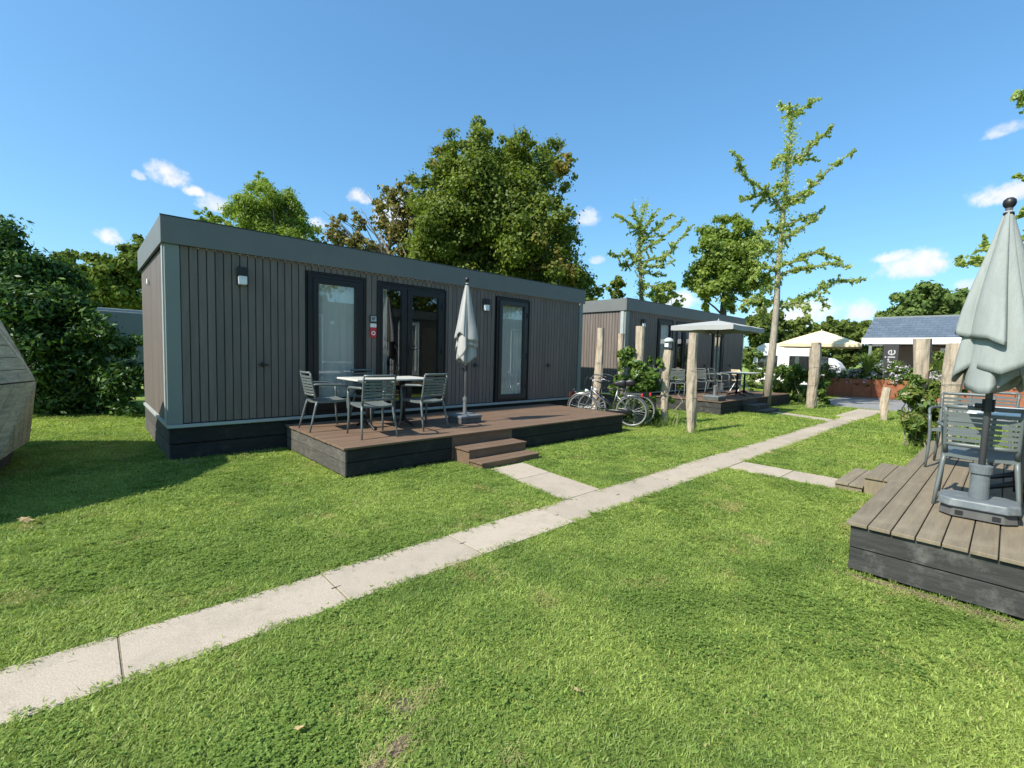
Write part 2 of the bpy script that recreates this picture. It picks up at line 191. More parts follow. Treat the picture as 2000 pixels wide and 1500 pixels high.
def make_grass_mats():
    m, t, out = new_mat('grass_blade')
    g = t.n.new('ShaderNodeNewGeometry'); oi = t.n.new('ShaderNodeObjectInfo')
    r = t.math('FRACT', t.math('ADD', g.outputs['Random Per Island'], t.math('MULTIPLY', oi.outputs['Random'], 7.3)))
    c = grass_color(t, g.outputs['Position'], r)
    d = t.add('ShaderNodeBsdfDiffuse', {'Color': c}); tr = t.add('ShaderNodeBsdfTranslucent', {'Color': t.mix(1.0, c, (1.2, 1.3, 0.6), 'MULTIPLY')})
    s = t.add('ShaderNodeMixShader', {0: 0.35, 1: d.outputs[0], 2: tr.outputs[0]})
    gl = t.add('ShaderNodeBsdfGlossy', {'Color': (1, 1, 1), 'Roughness': 0.45})
    s = t.add('ShaderNodeMixShader', {0: 0.012, 1: s.outputs[0], 2: gl.outputs[0]})
    t.l.new(s.outputs[0], out.inputs[0])
    m2, t, out = new_mat('lawn_soil')
    g = t.n.new('ShaderNodeNewGeometry'); pos = g.outputs['Position']
    c = grass_color(t, pos)
    far = t.maprange(t.vmath('LENGTH', pos), 4.0, 14.0)
    soil = t.ramp(t.noise(pos, 40, 5, 0.7), [(0.3, (0.085, 0.105, 0.025)), (0.7, (0.17, 0.18, 0.055))])
    c2 = t.mix(0.45, c, soil); c = t.mix(t.math('ADD', 0.15, t.math('MULTIPLY', far, 0.75)), c2, c)
    c = t.mix(t.maprange(t.noise(pos, 90, 4, 0.8), 0.35, 0.75, 0.0, 0.45), c, (0.07, 0.10, 0.018))
    p = t.add('ShaderNodeBsdfPrincipled', {'Base Color': c, 'Roughness': 0.9, 'Specular IOR Level': 0.1})
    b = t.add('ShaderNodeBump', {'Strength': 0.6, 'Distance': 0.02, 'Height': t.noise(pos, 60, 5, 0.8)})
    t.l.new(b.outputs[0], p.inputs['Normal']); t.l.new(p.outputs[0], out.inputs[0])
    return m, m2

M = {}
M['blade'], M['soil'] = make_grass_mats()
M['plank'] = pmat('composite_plank', (0.156, 0.128, 0.110), 0.62, 0.16, 14, (1, 1, .12), 0.35, 90, dirt=((0.12, 0.10, 0.085), .5, 3), perobj=0.11)
M['core'] = pmat('dark_backing', (0.02, 0.02, 0.02), 0.9)
M['room'] = pmat('room_lining', (0.10, 0.085, 0.07), 0.8)
M['fascia'] = pmat('grey_metal_fascia', (0.140, 0.146, 0.138), 0.55, 0.05, 3, bump=.03, bscale=200, dirt=((0.11, 0.12, 0.115), .4, 4))
M['trim'] = pmat('grey_corner_trim', (0.20, 0.222, 0.205), 0.5, 0.05, 3)
M['strip'] = pmat('pale_base_strip', (0.36, 0.39, 0.38), 0.5, 0.08, 5)
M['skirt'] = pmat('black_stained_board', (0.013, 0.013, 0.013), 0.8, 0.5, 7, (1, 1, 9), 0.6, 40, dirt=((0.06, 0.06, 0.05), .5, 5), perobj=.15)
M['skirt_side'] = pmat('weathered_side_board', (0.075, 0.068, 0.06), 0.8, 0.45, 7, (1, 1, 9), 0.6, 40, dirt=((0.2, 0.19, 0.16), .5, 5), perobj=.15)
M['greyboard'] = pmat('weathered_dark_board', (0.032, 0.032, 0.029), 0.8, 0.5, 5, (1, .6, 7), 0.8, 30, dirt=((0.17, 0.17, 0.15), .55, 5.5), perobj=.12)
M['deck'] = pmat('brown_decking', (0.155, 0.098, 0.062), 0.66, 0.22, 9, (.22, 3, 1), 0.5, 50, dirt=((0.22, 0.155, 0.105), .45, 2.5), perobj=.09)
M['deckgrey'] = pmat('faded_brown_decking', (0.202, 0.163, 0.108), 0.7, 0.20, 9, (.22, 3, 1), 0.55, 60, dirt=((0.29, 0.24, 0.165), .5, 3), perobj=.08)
M['frame'] = pmat('anthracite_frame', (0.010, 0.010, 0.011), 0.45, 0.1, 3)
M['frameg'] = pmat('grey_window_frame', (0.030, 0.034, 0.037), 0.4, 0.1, 3)
M['black'] = pmat('black_plastic', (0.015, 0.015, 0.017), 0.45)
M['curtain'] = pmat('white_curtain', (0.50, 0.495, 0.465), 0.9, 0.06, 4, (6, 6, .3))
M['white'] = pmat('white_paint', (0.80, 0.80, 0.78), 0.45, 0.03, 4)
M['chair'] = pmat('grey_green_plastic', (0.115, 0.134, 0.130), 0.42, 0.05, 8, perobj=.05)
M['chairpale'] = pmat('pale_grey_plastic', (0.42, 0.46, 0.45), 0.42, 0.05, 8)
M['tabletop'] = pmat('pale_tabletop', (0.60, 0.58, 0.52), 0.35, 0.08, 6, (1, 5, 1))
M['iron'] = pmat('black_iron', (0.02, 0.02, 0.022), 0.4, 0.2, 8)
M['alu'] = pmat('grey_aluminium', (0.30, 0.31, 0.32), 0.38, 0.05, 4, metal=0.6)
M['darkpole'] = pmat('dark_grey_pole', (0.075, 0.080, 0.088), 0.4, 0.05, 4)
M['canvas'] = pmat('grey_canvas', (0.275, 0.30, 0.285), 0.85, 0.09, 5, (4, 4, .6), bump=.9, bscale=22, dirt=((0.22, 0.24, 0.225), .45, 3))
M['canvasw'] = pmat('pale_grey_canvas', (0.36, 0.355, 0.34), 0.85, 0.09, 5, (4, 4, .6), bump=.9, bscale=22, dirt=((0.27, 0.27, 0.26), .45, 2.5))
M['canvaso'] = pmat('mid_grey_canvas', (0.36, 0.36, 0.345), 0.85, 0.07, 5, bump=.25, bscale=260, dirt=((0.26, 0.27, 0.25), .5, 2.5))
M['beige'] = pmat('beige_canvas', (0.74, 0.60, 0.38), 0.85, 0.05, 4)
M['concrete'] = pmat('base_concrete', (0.085, 0.085, 0.08), 0.85, 0.25, 9, bump=.5, bscale=80)
M['greybase'] = pmat('grey_base_plastic', (0.13, 0.15, 0.16), 0.5, 0.1, 7, bump=.15, bscale=70, dirt=((0.3, 0.32, 0.32), .5, 9))
M['bark'] = pmat('tree_bark', (0.13, 0.11, 0.085), 0.9, 0.4, 6, (3, 3, .7), 0.9, 20)
M['barkpale'] = pmat('pale_bark', (0.30, 0.26, 0.20), 0.9, 0.35, 6, (3, 3, .7), 0.9, 20)
M['postwood'] = pmat('debarked_post_wood', (0.40, 0.33, 0.245), 0.85, 0.38, 4, (5, 5, .6), 1.0, 16, dirt=((0.17, 0.13, 0.09), .7, 7), perobj=.12)
M['domewood'] = pmat('weathered_dome_plank', (0.52, 0.45, 0.30), 0.85, 0.35, 5, (1, 1, 6), 0.8, 30, dirt=((0.12, 0.11, 0.08), .6, 6), perobj=.16)
M['wire'] = pmat('fence_wire', (0.12, 0.12, 0.12), 0.5)
M['steel'] = pmat('bike_silver', (0.25, 0.255, 0.26), 0.32, 0.05, 5, metal=.7)
M['tyre'] = pmat('tyre_rubber', (0.10, 0.10, 0.095), 0.8)
M['tyrew'] = pmat('pale_tyre_wall', (0.26, 0.26, 0.24), 0.8)
M['bikeblack'] = pmat('bike_black', (0.02, 0.02, 0.022), 0.3)
M['red'] = pmat('red_enamel', (0.55, 0.04, 0.04), 0.4)
M['orange'] = pmat('red_rubber_hose', (0.42, 0.07, 0.03), 0.5)
M['rust'] = pmat('rusted_steel', (0.30, 0.105, 0.048), 0.8, 0.3, 3, (1, 1, 1), .3, 30, dirt=((0.17, 0.065, 0.035), .6, 2))
M['asphalt'] = pmat('pale_asphalt', (0.23, 0.225, 0.215), 0.9, 0.1, 3, bump=.5, bscale=60, dirt=((0.17, 0.165, 0.16), .6, .6))
M['rooftile'] = pmat('blue_grey_tile', (0.115, 0.14, 0.17), 0.4, 0.15, 6, perobj=.12)
M['brickwall'] = pmat('brown_wall', (0.20, 0.145, 0.105), 0.8, 0.2, 6, (1, 1, 8))
M['amber'] = pmat('lamp_diffuser', (0.78, 0.79, 0.80), 0.35)
M['flag'] = pmat('black_banner', (0.035, 0.033, 0.035), 0.7)
M['letter'] = pmat('grey_lettering', (0.45, 0.45, 0.45), 0.7)
M['flower'] = leaf_mat('pale_lilac_flower', [(0.0, (0.42, 0.36, 0.48)), (1.0, (0.75, 0.72, 0.78))], .3)
M['reed'] = leaf_mat('ornamental_grass', [(0.0, (0.10, 0.17, 0.04)), (1.0, (0.22, 0.28, 0.08))], .3)
M['deadleaf'] = leaf_mat('dry_leaf', [(0.0, (0.42, 0.22, 0.10)), (1.0, (0.62, 0.50, 0.28))], .2)
M['lf_big'] = leaf_mat('maple_foliage', [(0.0, (0.07, 0.102, 0.018)), (0.45, (0.135, 0.178, 0.032)), (0.8, (0.21, 0.25, 0.048)), (1.0, (0.29, 0.31, 0.075))], .42, .02, .5, .55, patch=((0.40, 0.19, 0.06), .62, .35))
M['lf_sparse'] = leaf_mat('thin_brown_foliage', [(0.0, (0.09, 0.08, 0.03)), (0.5, (0.20, 0.18, 0.06)), (1.0, (0.32, 0.26, 0.11))], .3)
M['lf_round'] = leaf_mat('willow_foliage', [(0.0, (0.11, 0.165, 0.03)), (0.5, (0.21, 0.28, 0.052)), (1.0, (0.33, 0.39, 0.09))], .46, .02, .4, .8)
M['lf_hedge'] = leaf_mat('laurel_leaf', [(0.0, (0.022, 0.052, 0.012)), (0.5, (0.055, 0.112, 0.022)), (0.85, (0.105, 0.19, 0.038)), (1.0, (0.17, 0.24, 0.06))], .28, .035, .4)
M['lf_dark'] = leaf_mat('far_foliage', [(0.0, (0.065, 0.10, 0.025)), (0.5, (0.13, 0.17, 0.042)), (1.0, (0.21, 0.25, 0.07))], .3, 0, .5, .3)
M['lf_far'] = leaf_mat('far_pale_foliage', [(0.0, (0.07, 0.11, 0.035)), (0.5, (0.13, 0.19, 0.055)), (1.0, (0.20, 0.26, 0.075))], .3, 0, .5, .3)
M['lf_ginkgo'] = leaf_mat('ginkgo_leaf', [(0.0, (0.24, 0.31, 0.09)), (0.5, (0.38, 0.45, 0.14)), (1.0, (0.52, 0.56, 0.22))], .5, .02, .4)
M['lf_vine'] = leaf_mat('vine_leaf', [(0.0, (0.045, 0.10, 0.018)), (0.5, (0.10, 0.18, 0.03)), (1.0, (0.22, 0.27, 0.06))], .38, .03, .4)
M['lf_vineR'] = leaf_mat('curling_vine_leaf', [(0.0, (0.055, 0.11, 0.02)), (0.5, (0.12, 0.19, 0.035)), (0.9, (0.24, 0.27, 0.07)), (1.0, (0.34, 0.26, 0.13))], .38, .03, .4)

M['straw'] = leaf_mat('dry_straw', [(0.0, (0.30, 0.24, 0.11)), (1.0, (0.55, 0.47, 0.26))], .3)
M['sand'] = pmat('joint_sand', (0.20, 0.165, 0.105), 0.95, 0.35, 40)
M['earth'] = pmat('bare_earth', (0.13, 0.095, 0.065), 0.95, 0.4, 30, bump=.8, bscale=90)
M['clover'] = leaf_mat('clover_leaf', [(0.0, (0.11, 0.18, 0.04)), (0.6, (0.17, 0.255, 0.055)), (1.0, (0.25, 0.34, 0.08))], .35, .01, .5)

def slab_mat():
    m, t, out = new_mat('aggregate_slab')
    co = t.n.new('ShaderNodeNewGeometry').outputs['Position']; oi = t.n.new('ShaderNodeObjectInfo')
    c = t.ramp(t.noise(co, 130, 6, 0.75), [(0.25, (0.22, 0.175, 0.13)), (0.45, (0.37, 0.31, 0.245)), (0.75, (0.56, 0.485, 0.39))])
    c = t.mix(t.math('MULTIPLY', t.maprange(t.noise(co, 3.0, 5, 0.7), 0.46, 0.70), .55), c, (0.27, 0.235, 0.18))
    c = t.mix(t.math('MULTIPLY', t.maprange(t.noise(co, 9.0, 6, 0.8), 0.58, 0.70), .5), c, (0.16, 0.16, 0.09))
    f = t.math('ADD', .93, t.math('MULTIPLY', oi.outputs['Random'], .14))
    c = t.mix(1.0, c, t.add('ShaderNodeCombineColor', {0: f, 1: f, 2: f}).outputs[0], 'MULTIPLY')
    p = t.add('ShaderNodeBsdfPrincipled', {'Base Color': c, 'Roughness': 0.9, 'Specular IOR Level': .2})
    b = t.add('ShaderNodeBump', {'Strength': 0.5, 'Distance': 0.004, 'Height': t.noise(co, 110, 5, 0.8)})
    t.l.new(b.outputs[0], p.inputs['Normal']); t.l.new(p.outputs[0], out.inputs[0]); return m
M['slab'] = slab_mat()

def glass_mat():
    m, t, out = new_mat('window_glass')
    g = t.n.new('ShaderNodeNewGeometry'); c = t.math('ABSOLUTE', t.vmath('DOT_PRODUCT', g.outputs['Incoming'], g.outputs['Normal']))
    fr = t.math('ADD', 0.075, t.math('MULTIPLY', t.math('POWER', t.math('SUBTRACT', 1.0, c), 5.0), 0.9))
    tr = t.add('ShaderNodeBsdfTransparent', {'Color': (0.96, 0.98, 0.97)}); gl = t.add('ShaderNodeBsdfGlossy', {'Color': (1, 1, 1), 'Roughness': 0.01})
    s = t.add('ShaderNodeMixShader', {0: fr, 1: tr.outputs[0], 2: gl.outputs[0]})
    t.l.new(s.outputs[0], out.inputs[0]); return m
M['glass'] = glass_mat()

def red_sign_mat():
    m, t, out = new_mat('red_sign_print')
    co = t.n.new('ShaderNodeTexCoord').outputs['Object']
    sx = t.add('ShaderNodeSeparateXYZ', {0: co})
    ring = t.math('ABSOLUTE', t.math('SUBTRACT', t.vmath('LENGTH', t.vmath('ADD', co, (0, 0, 0.045))), 0.030))
    c = t.mix(t.math('LESS_THAN', ring, 0.007), (0.55, 0.03, 0.04), (0.85, 0.8, 0.78))
    c = t.mix(t.math('GREATER_THAN', sx.outputs[2], 0.055), c, (0.75, 0.74, 0.72))
    p = t.add('ShaderNodeBsdfPrincipled', {'Base Color': c, 'Roughness': 0.4}); t.l.new(p.outputs[0], out.inputs[0]); return m
M['redsign'] = red_sign_mat()

# ------------------------------------------------------------------ geometry helpers
class MB:
    def __init__(s): s.v = []; s.f = []
    def add(s, vs, fs):
        o = len(s.v); s.v += [tuple(v) for v in vs]; s.f += [tuple(i+o for i in f) for f in fs]; return s
    def box(s, x0, x1, y0, y1, z0, z1):
        return s.add([(x0, y0, z0), (x1, y0, z0), (x1, y1, z0), (x0, y1, z0), (x0, y0, z1), (x1, y0, z1), (x1, y1, z1), (x0, y1, z1)],
                     [(3, 2, 1, 0), (4, 5, 6, 7), (0, 1, 5, 4), (1, 2, 6, 5), (2, 3, 7, 6), (3, 0, 4, 7)])
    def hexa(s, p): return s.add(p, [(3, 2, 1, 0), (4, 5, 6, 7), (0, 1, 5, 4), (1, 2, 6, 5), (2, 3, 7, 6), (3, 0, 4, 7)])
    def prism(s, pts, off):
        n = len(pts); off = Vector(off); a = [Vector(p) for p in pts]; b = [p+off for p in a]
        return s.add(a+b, [tuple(range(n))[::-1], tuple(range(n, 2*n))]+[(i, (i+1) % n, n+(i+1) % n, n+i) for i in range(n)])
    def tube(s, pts, rad, n=8, sy=1.0, cap=True, jitter=None):
        pts = [Vector(p) for p in pts]; m = len(pts)
        if not hasattr(rad, '__len__'): rad = [rad]*m
        vs = []; ref = None
        for i, p in enumerate(pts):
            t = (pts[min(i+1, m-1)]-pts[max(i-1, 0)]).normalized()
            if ref is None: ref = Vector((0, 0, 1)) if abs(t.z) < .9 else Vector((1, 0, 0))
            a = ref - t*ref.dot(t)
            if a.length < 1e-5: a = Vector((0, 1, 0)) - t*t.y
            a.normalize(); b = t.cross(a); ref = a
            for k in range(n):
                th = 2*pi*k/n; r = rad[i]*(jitter(i, k) if jitter else 1)
                vs.append(p + a*cos(th)*r + b*sin(th)*r*sy)
        fs = [(i*n+k, i*n+(k+1) % n, (i+1)*n+(k+1) % n, (i+1)*n+k) for i in range(m-1) for k in range(n)]
        if cap: fs += [tuple(range(n))[::-1], tuple((m-1)*n+k for k in range(n))]
        return s.add(vs, fs)
    def lathe(s, prof, c=(0, 0, 0), n=16):
        vs = [(c[0]+r*cos(2*pi*k/n), c[1]+r*sin(2*pi*k/n), c[2]+z) for r, z in prof for k in range(n)]
        m = len(prof)
        fs = [(i*n+k, i*n+(k+1) % n, (i+1)*n+(k+1) % n, (i+1)*n+k) for i in range(m-1) for k in range(n)]
        return s.add(vs, fs+[tuple(range(n))[::-1], tuple((m-1)*n+k for k in range(n))])
    def ring(s, c, ax, r, rr, n=32, k=6):
        ax = Vector(ax).normalized(); a = ax.orthogonal().normalized(); b = ax.cross(a); c = Vector(c); vs = []
        for i in range(n):
            th = 2*pi*i/n; d = a*cos(th)+b*sin(th)
            for j in range(k):
                ph = 2*pi*j/k; vs.append(c+d*(r+rr*cos(ph))+ax*rr*sin(ph))
        return s.add(vs, [(i*k+j, ((i+1) % n)*k+j, ((i+1) % n)*k+(j+1) % k, i*k+(j+1) % k) for i in range(n) for j in range(k)])
    def mesh(s, name, mat, smooth=False):
        me = bpy.data.meshes.new(name); me.from_pydata(s.v, [], s.f); me.update()
        if mat: me.materials.append(mat)
        if smooth: me.polygons.foreach_set('use_smooth', [True]*len(me.polygons))
        return me
    def build(s, name, mat, parent=None, smooth=False, bevel=0.0, loc=(0, 0, 0)):
        o = bpy.data.objects.new(name, s.mesh(name, mat, smooth)); COL.objects.link(o); o.location = loc
        if parent: o.parent = parent
        if bevel:
            b = o.modifiers.new('Bevel', 'BEVEL'); b.width = bevel; b.segments = 2; b.limit_method = 'ANGLE'
        return o

def place(me, name, parent, loc=(0, 0, 0), rz=0.0):
    o = bpy.data.objects.new(name, me); COL.objects.link(o); o.parent = parent; o.location = loc; o.rotation_euler = (0, 0, rz); return o
def thing(name, label, cat, loc=(0, 0, 0), rz=0, group=None):
    o = bpy.data.objects.new(name, None); COL.objects.link(o); o.location = loc; o.rotation_euler = (0, 0, rz); o.empty_display_size = .1
    return tag(o, label, cat, group)
def tag(o, label=None, cat=None, group=None, kind=None):
    if label: o['label'] = label
    if cat: o['category'] = cat
    if group: o['group'] = group
    if kind: o['kind'] = kind
    return o
KIDS = {}
def dup(root, loc, rz, label):
    def cp(o, par):
        c = o.copy(); COL.objects.link(c)
        if par: c.parent = par
        for ch in [x for x in bpy.data.objects if x.parent == o]: cp(ch, c)
        return c
    r = cp(root, None); r.location = loc; r.rotation_euler = (0, 0, rz); r['label'] = label; return r

def quads_mesh(name, V, mat, n=4):
    """V: (faces, n, 3) separate polygons."""
    me = bpy.data.meshes.new(name); k = len(V)
    me.vertices.add(k*n); me.vertices.foreach_set('co', V.reshape(-1).astype(np.float32))
    me.loops.add(k*n); me.loops.foreach_set('vertex_index', np.arange(k*n, dtype=np.int32))
    me.polygons.add(k); me.polygons.foreach_set('loop_start', np.arange(0, k*n, n, dtype=np.int32))
    me.update(calc_edges=True); me.materials.append(mat); return me
def link(me, name, parent=None, loc=(0, 0, 0)):
    o = bpy.data.objects.new(name, me); COL.objects.link(o); o.location = loc
    if parent: o.parent = parent
    return o
def unit(a): return a/np.maximum(np.linalg.norm(a, axis=1, keepdims=True), 1e-9)
def leaf_cards(P, N, size, aspect, rs, droop=0.25):
    """diamond leaves at points P with rough normals N"""
    n = len(P); T = unit(np.cross(N, rs.normal(size=(n, 3)))); T[:, 2] -= droop; T = unit(T); B = unit(np.cross(N, T))
    L = (size*rs.uniform(.45, 1.45, n))[:, None]; W = L*aspect
    return np.stack([P-T*L*.5, P+B*W*.5+T*L*.05, P+T*L*.5, P-B*W*.5+T*L*.05], 1)
def blob_leaves(blobs, n, size, aspect=.7, seed=0, sub=9, csize=.38, flat=1.0, shell=.55, up=.5, droop=.25, zmin=0.0):
    rs = np.random.RandomState(seed); B = np.array(blobs, float); wgt = B[:, 3]**2; wgt /= wgt.sum()
    cc = []; cr = []
    for b, k in zip(B, np.maximum(4, np.round(sub*len(B)*wgt)).astype(int)):
        d = unit(rs.normal(size=(k, 3))); rad = b[3]*rs.uniform(shell, 1.0, (k, 1))
        cc.append(b[:3]+d*rad*np.array([1, 1, flat])); cr.append(np.full(k, b[3])*csize*rs.uniform(.6, 1.3, k))
    cc = np.concatenate(cc); cr = np.concatenate(cr); w2 = cr**2; w2 /= w2.sum()
    idx = rs.choice(len(cc), n, p=w2); off = rs.normal(size=(n, 3))*cr[idx][:, None]*.52
    off[:, 2] *= .75
    P = cc[idx]+off; N = unit(off/cr[idx][:, None]*1.2+rs.normal(size=(n, 3))*.7+np.array([0, 0, up]))
    k = P[:, 2] > zmin
    return leaf_cards(P[k], N[k], size, aspect, rs, droop)
def wobble(p0, p1, rs, k=5, amp=.12):
    p0, p1 = np.array(p0, float), np.array(p1, float); L = np.linalg.norm(p1-p0); out = []
    for i in range(k+1):
        t = i/k; p = p0*(1-t)+p1*t; p = p+rs.normal(size=3)*amp*L*.25*sin(pi*t); p[2] += .12*L*sin(pi*t)*.5; out.append(tuple(p))
    return out
# ================================================================== GROUND AND PATHS
rng = random.Random(11)
g = MB(); NG = 60
g.add([(-300, -300, 0), (500, -300, 0), (500, 500, 0), (-300, 500, 0)], [(0, 1, 2, 3)])
tag(g.build('ground', M['soil']), kind='structure')

PW0, PW1 = 2.655, 3.135                                  # long path, between these two Y
path = thing('path', None, None, (0, PW0, 0)); path['kind'] = 'structure'
sx = [-6.2, -5.15, -4.1, -3.05, -2.0, -.95, .098, 1.165, 2.22, 3.30, 4.35, 5.40, 6.45, 7.5, 8.55, 9.6, 10.65, 11.7, 12.75, 13.8, 14.85, 15.9, 16.95, 18.0, 19.0]
def slab_obj(x0, x1, y0, y1, parent, wob=.012):
    gq = .0045; mb = MB(); j = lambda: rng.uniform(-wob, wob)*.4
    x0 += gq; x1 -= gq; z = .007+rng.uniform(-.001, .003)
    k = lambda: rng.uniform(-.001, .001)
    b = [(x0+k(), y0+j()), (x1+k(), y0+j()), (x1+k(), y1+j()), (x0+k(), y1+j())]
    mb.hexa([(x, y, -.03) for x, y in b]+[(x, y, z+rng.uniform(-.002, .002)) for x, y in b])
    o = mb.build('slab', M['slab'], parent, bevel=.002)
    return o
for a, b in zip(sx, sx[1:]):
    slab_obj(a, b, 0, PW1-PW0+rng.uniform(-.01, .01), path)
    if .5 < b < 9:                                   # lifting slot across the joint
        mb = MB(); yy = (PW1-PW0)/2+rng.uniform(-.03, .03); mb.box(b-.03, b+.03, yy-.003, yy+.003, .004, .0108); mb.build('lifting_slot', M['earth'], path)
    if 11 < a: slab_obj(a, b, PW1-PW0+.01, PW1-PW0+.20, path) if a > 15.5 else None
MB().box(-6.2, 19.0, .01, PW1-PW0-.01, -.02, .0035).build('bedding', M['sand'], path)
def branch(pts_list, x, y):
    p = thing('path', None, None, (x, y, 0)); p['kind'] = 'structure'
    for q in pts_list:
        mb = MB(); z = .008
        mb.hexa([(a-x, b-y, -.03) for a, b in q]+[(a-x, b-y, z) for a, b in q]); mb.build('slab', M['slab'], p, bevel=.004)
branch([[(3.72, 3.145), (4.36, 3.145), (4.46, 4.02), (3.86, 4.02)], [(3.86, 4.03), (4.46, 4.03), (4.56, 4.62), (3.96, 4.62)]], 3.8, 3.145)
branch([[(14.15, 3.145), (14.75, 3.145), (15.1, 4.0), (14.5, 4.0)], [(14.5, 4.01), (15.1, 4.01), (15.4, 4.75), (14.8, 4.75)]], 14.2, 3.145)
branch([[(6.70, 1.98), (7.30, 1.98), (7.30, 2.645), (6.70, 2.645)], [(6.70, 1.36), (7.30, 1.36), (7.30, 1.97), (6.70, 1.97)]], 7.0, 1.4)

road = MB()
road.add([(17.6, 1.0, .01), (19.0, 2.3, .01), (19.0, 3.9, .01), (21.5, 5.0, .01), (22.5, 6.6, .01), (36, 8.5, .01), (60, 8.5, .01), (60, -16, .01), (17, -16, .01), (16.8, -2, .01)], [tuple(range(10))])
tag(road.build('driveway', M['asphalt']), kind='structure')
def earth(cx, cy, rx, ry, rot, seed):
    r_ = random.Random(seed); n = 22; pts = []
    for i in range(n):
        a = 2*pi*i/n; k = r_.uniform(.7, 1.15); u, v = rx*k*cos(a), ry*k*sin(a)
        pts.append((u*cos(rot)-v*sin(rot), u*sin(rot)+v*cos(rot), .004+r_.uniform(-.002, .002)))
    m = MB(); m.add([(0, 0, .007)]+pts, [(0, 1+i, 1+(i+1) % n) for i in range(n)]); tag(m.build('bare_earth', M['earth'], loc=(cx, cy, 0)), kind='structure')
EARTH = [(.985, 1.70, .050, .060, .4), (.86, 1.53, .075, .035, .3), (.75, 1.50, .05, .03, 0), (4.09, .28, .05, .42, 0), (1.0, 7.32, .12, .06, .2)]
for i, e_ in enumerate(EARTH): earth(*e_, i)

# ================================================================== CHALETS
_pl = {}
PLW = .0995; PLG = .004
def plank_mesh(h, side=False):
    key = (round(h, 3), side)
    if key not in _pl:
        a = PLW-PLG
        if side: p = [(0, 0, 0), (.018, .006, 0), (.018, a-.006, 0), (0, a, 0)]; p = [(-x, y, z) for x, y, z in p]
        else: p = [(0, 0, 0), (.006, -.018, 0), (a-.006, -.018, 0), (a, 0, 0)]
        _pl[key] = MB().prism(p, (0, 0, h)).mesh('plank', M['plank'])
    return _pl[key]

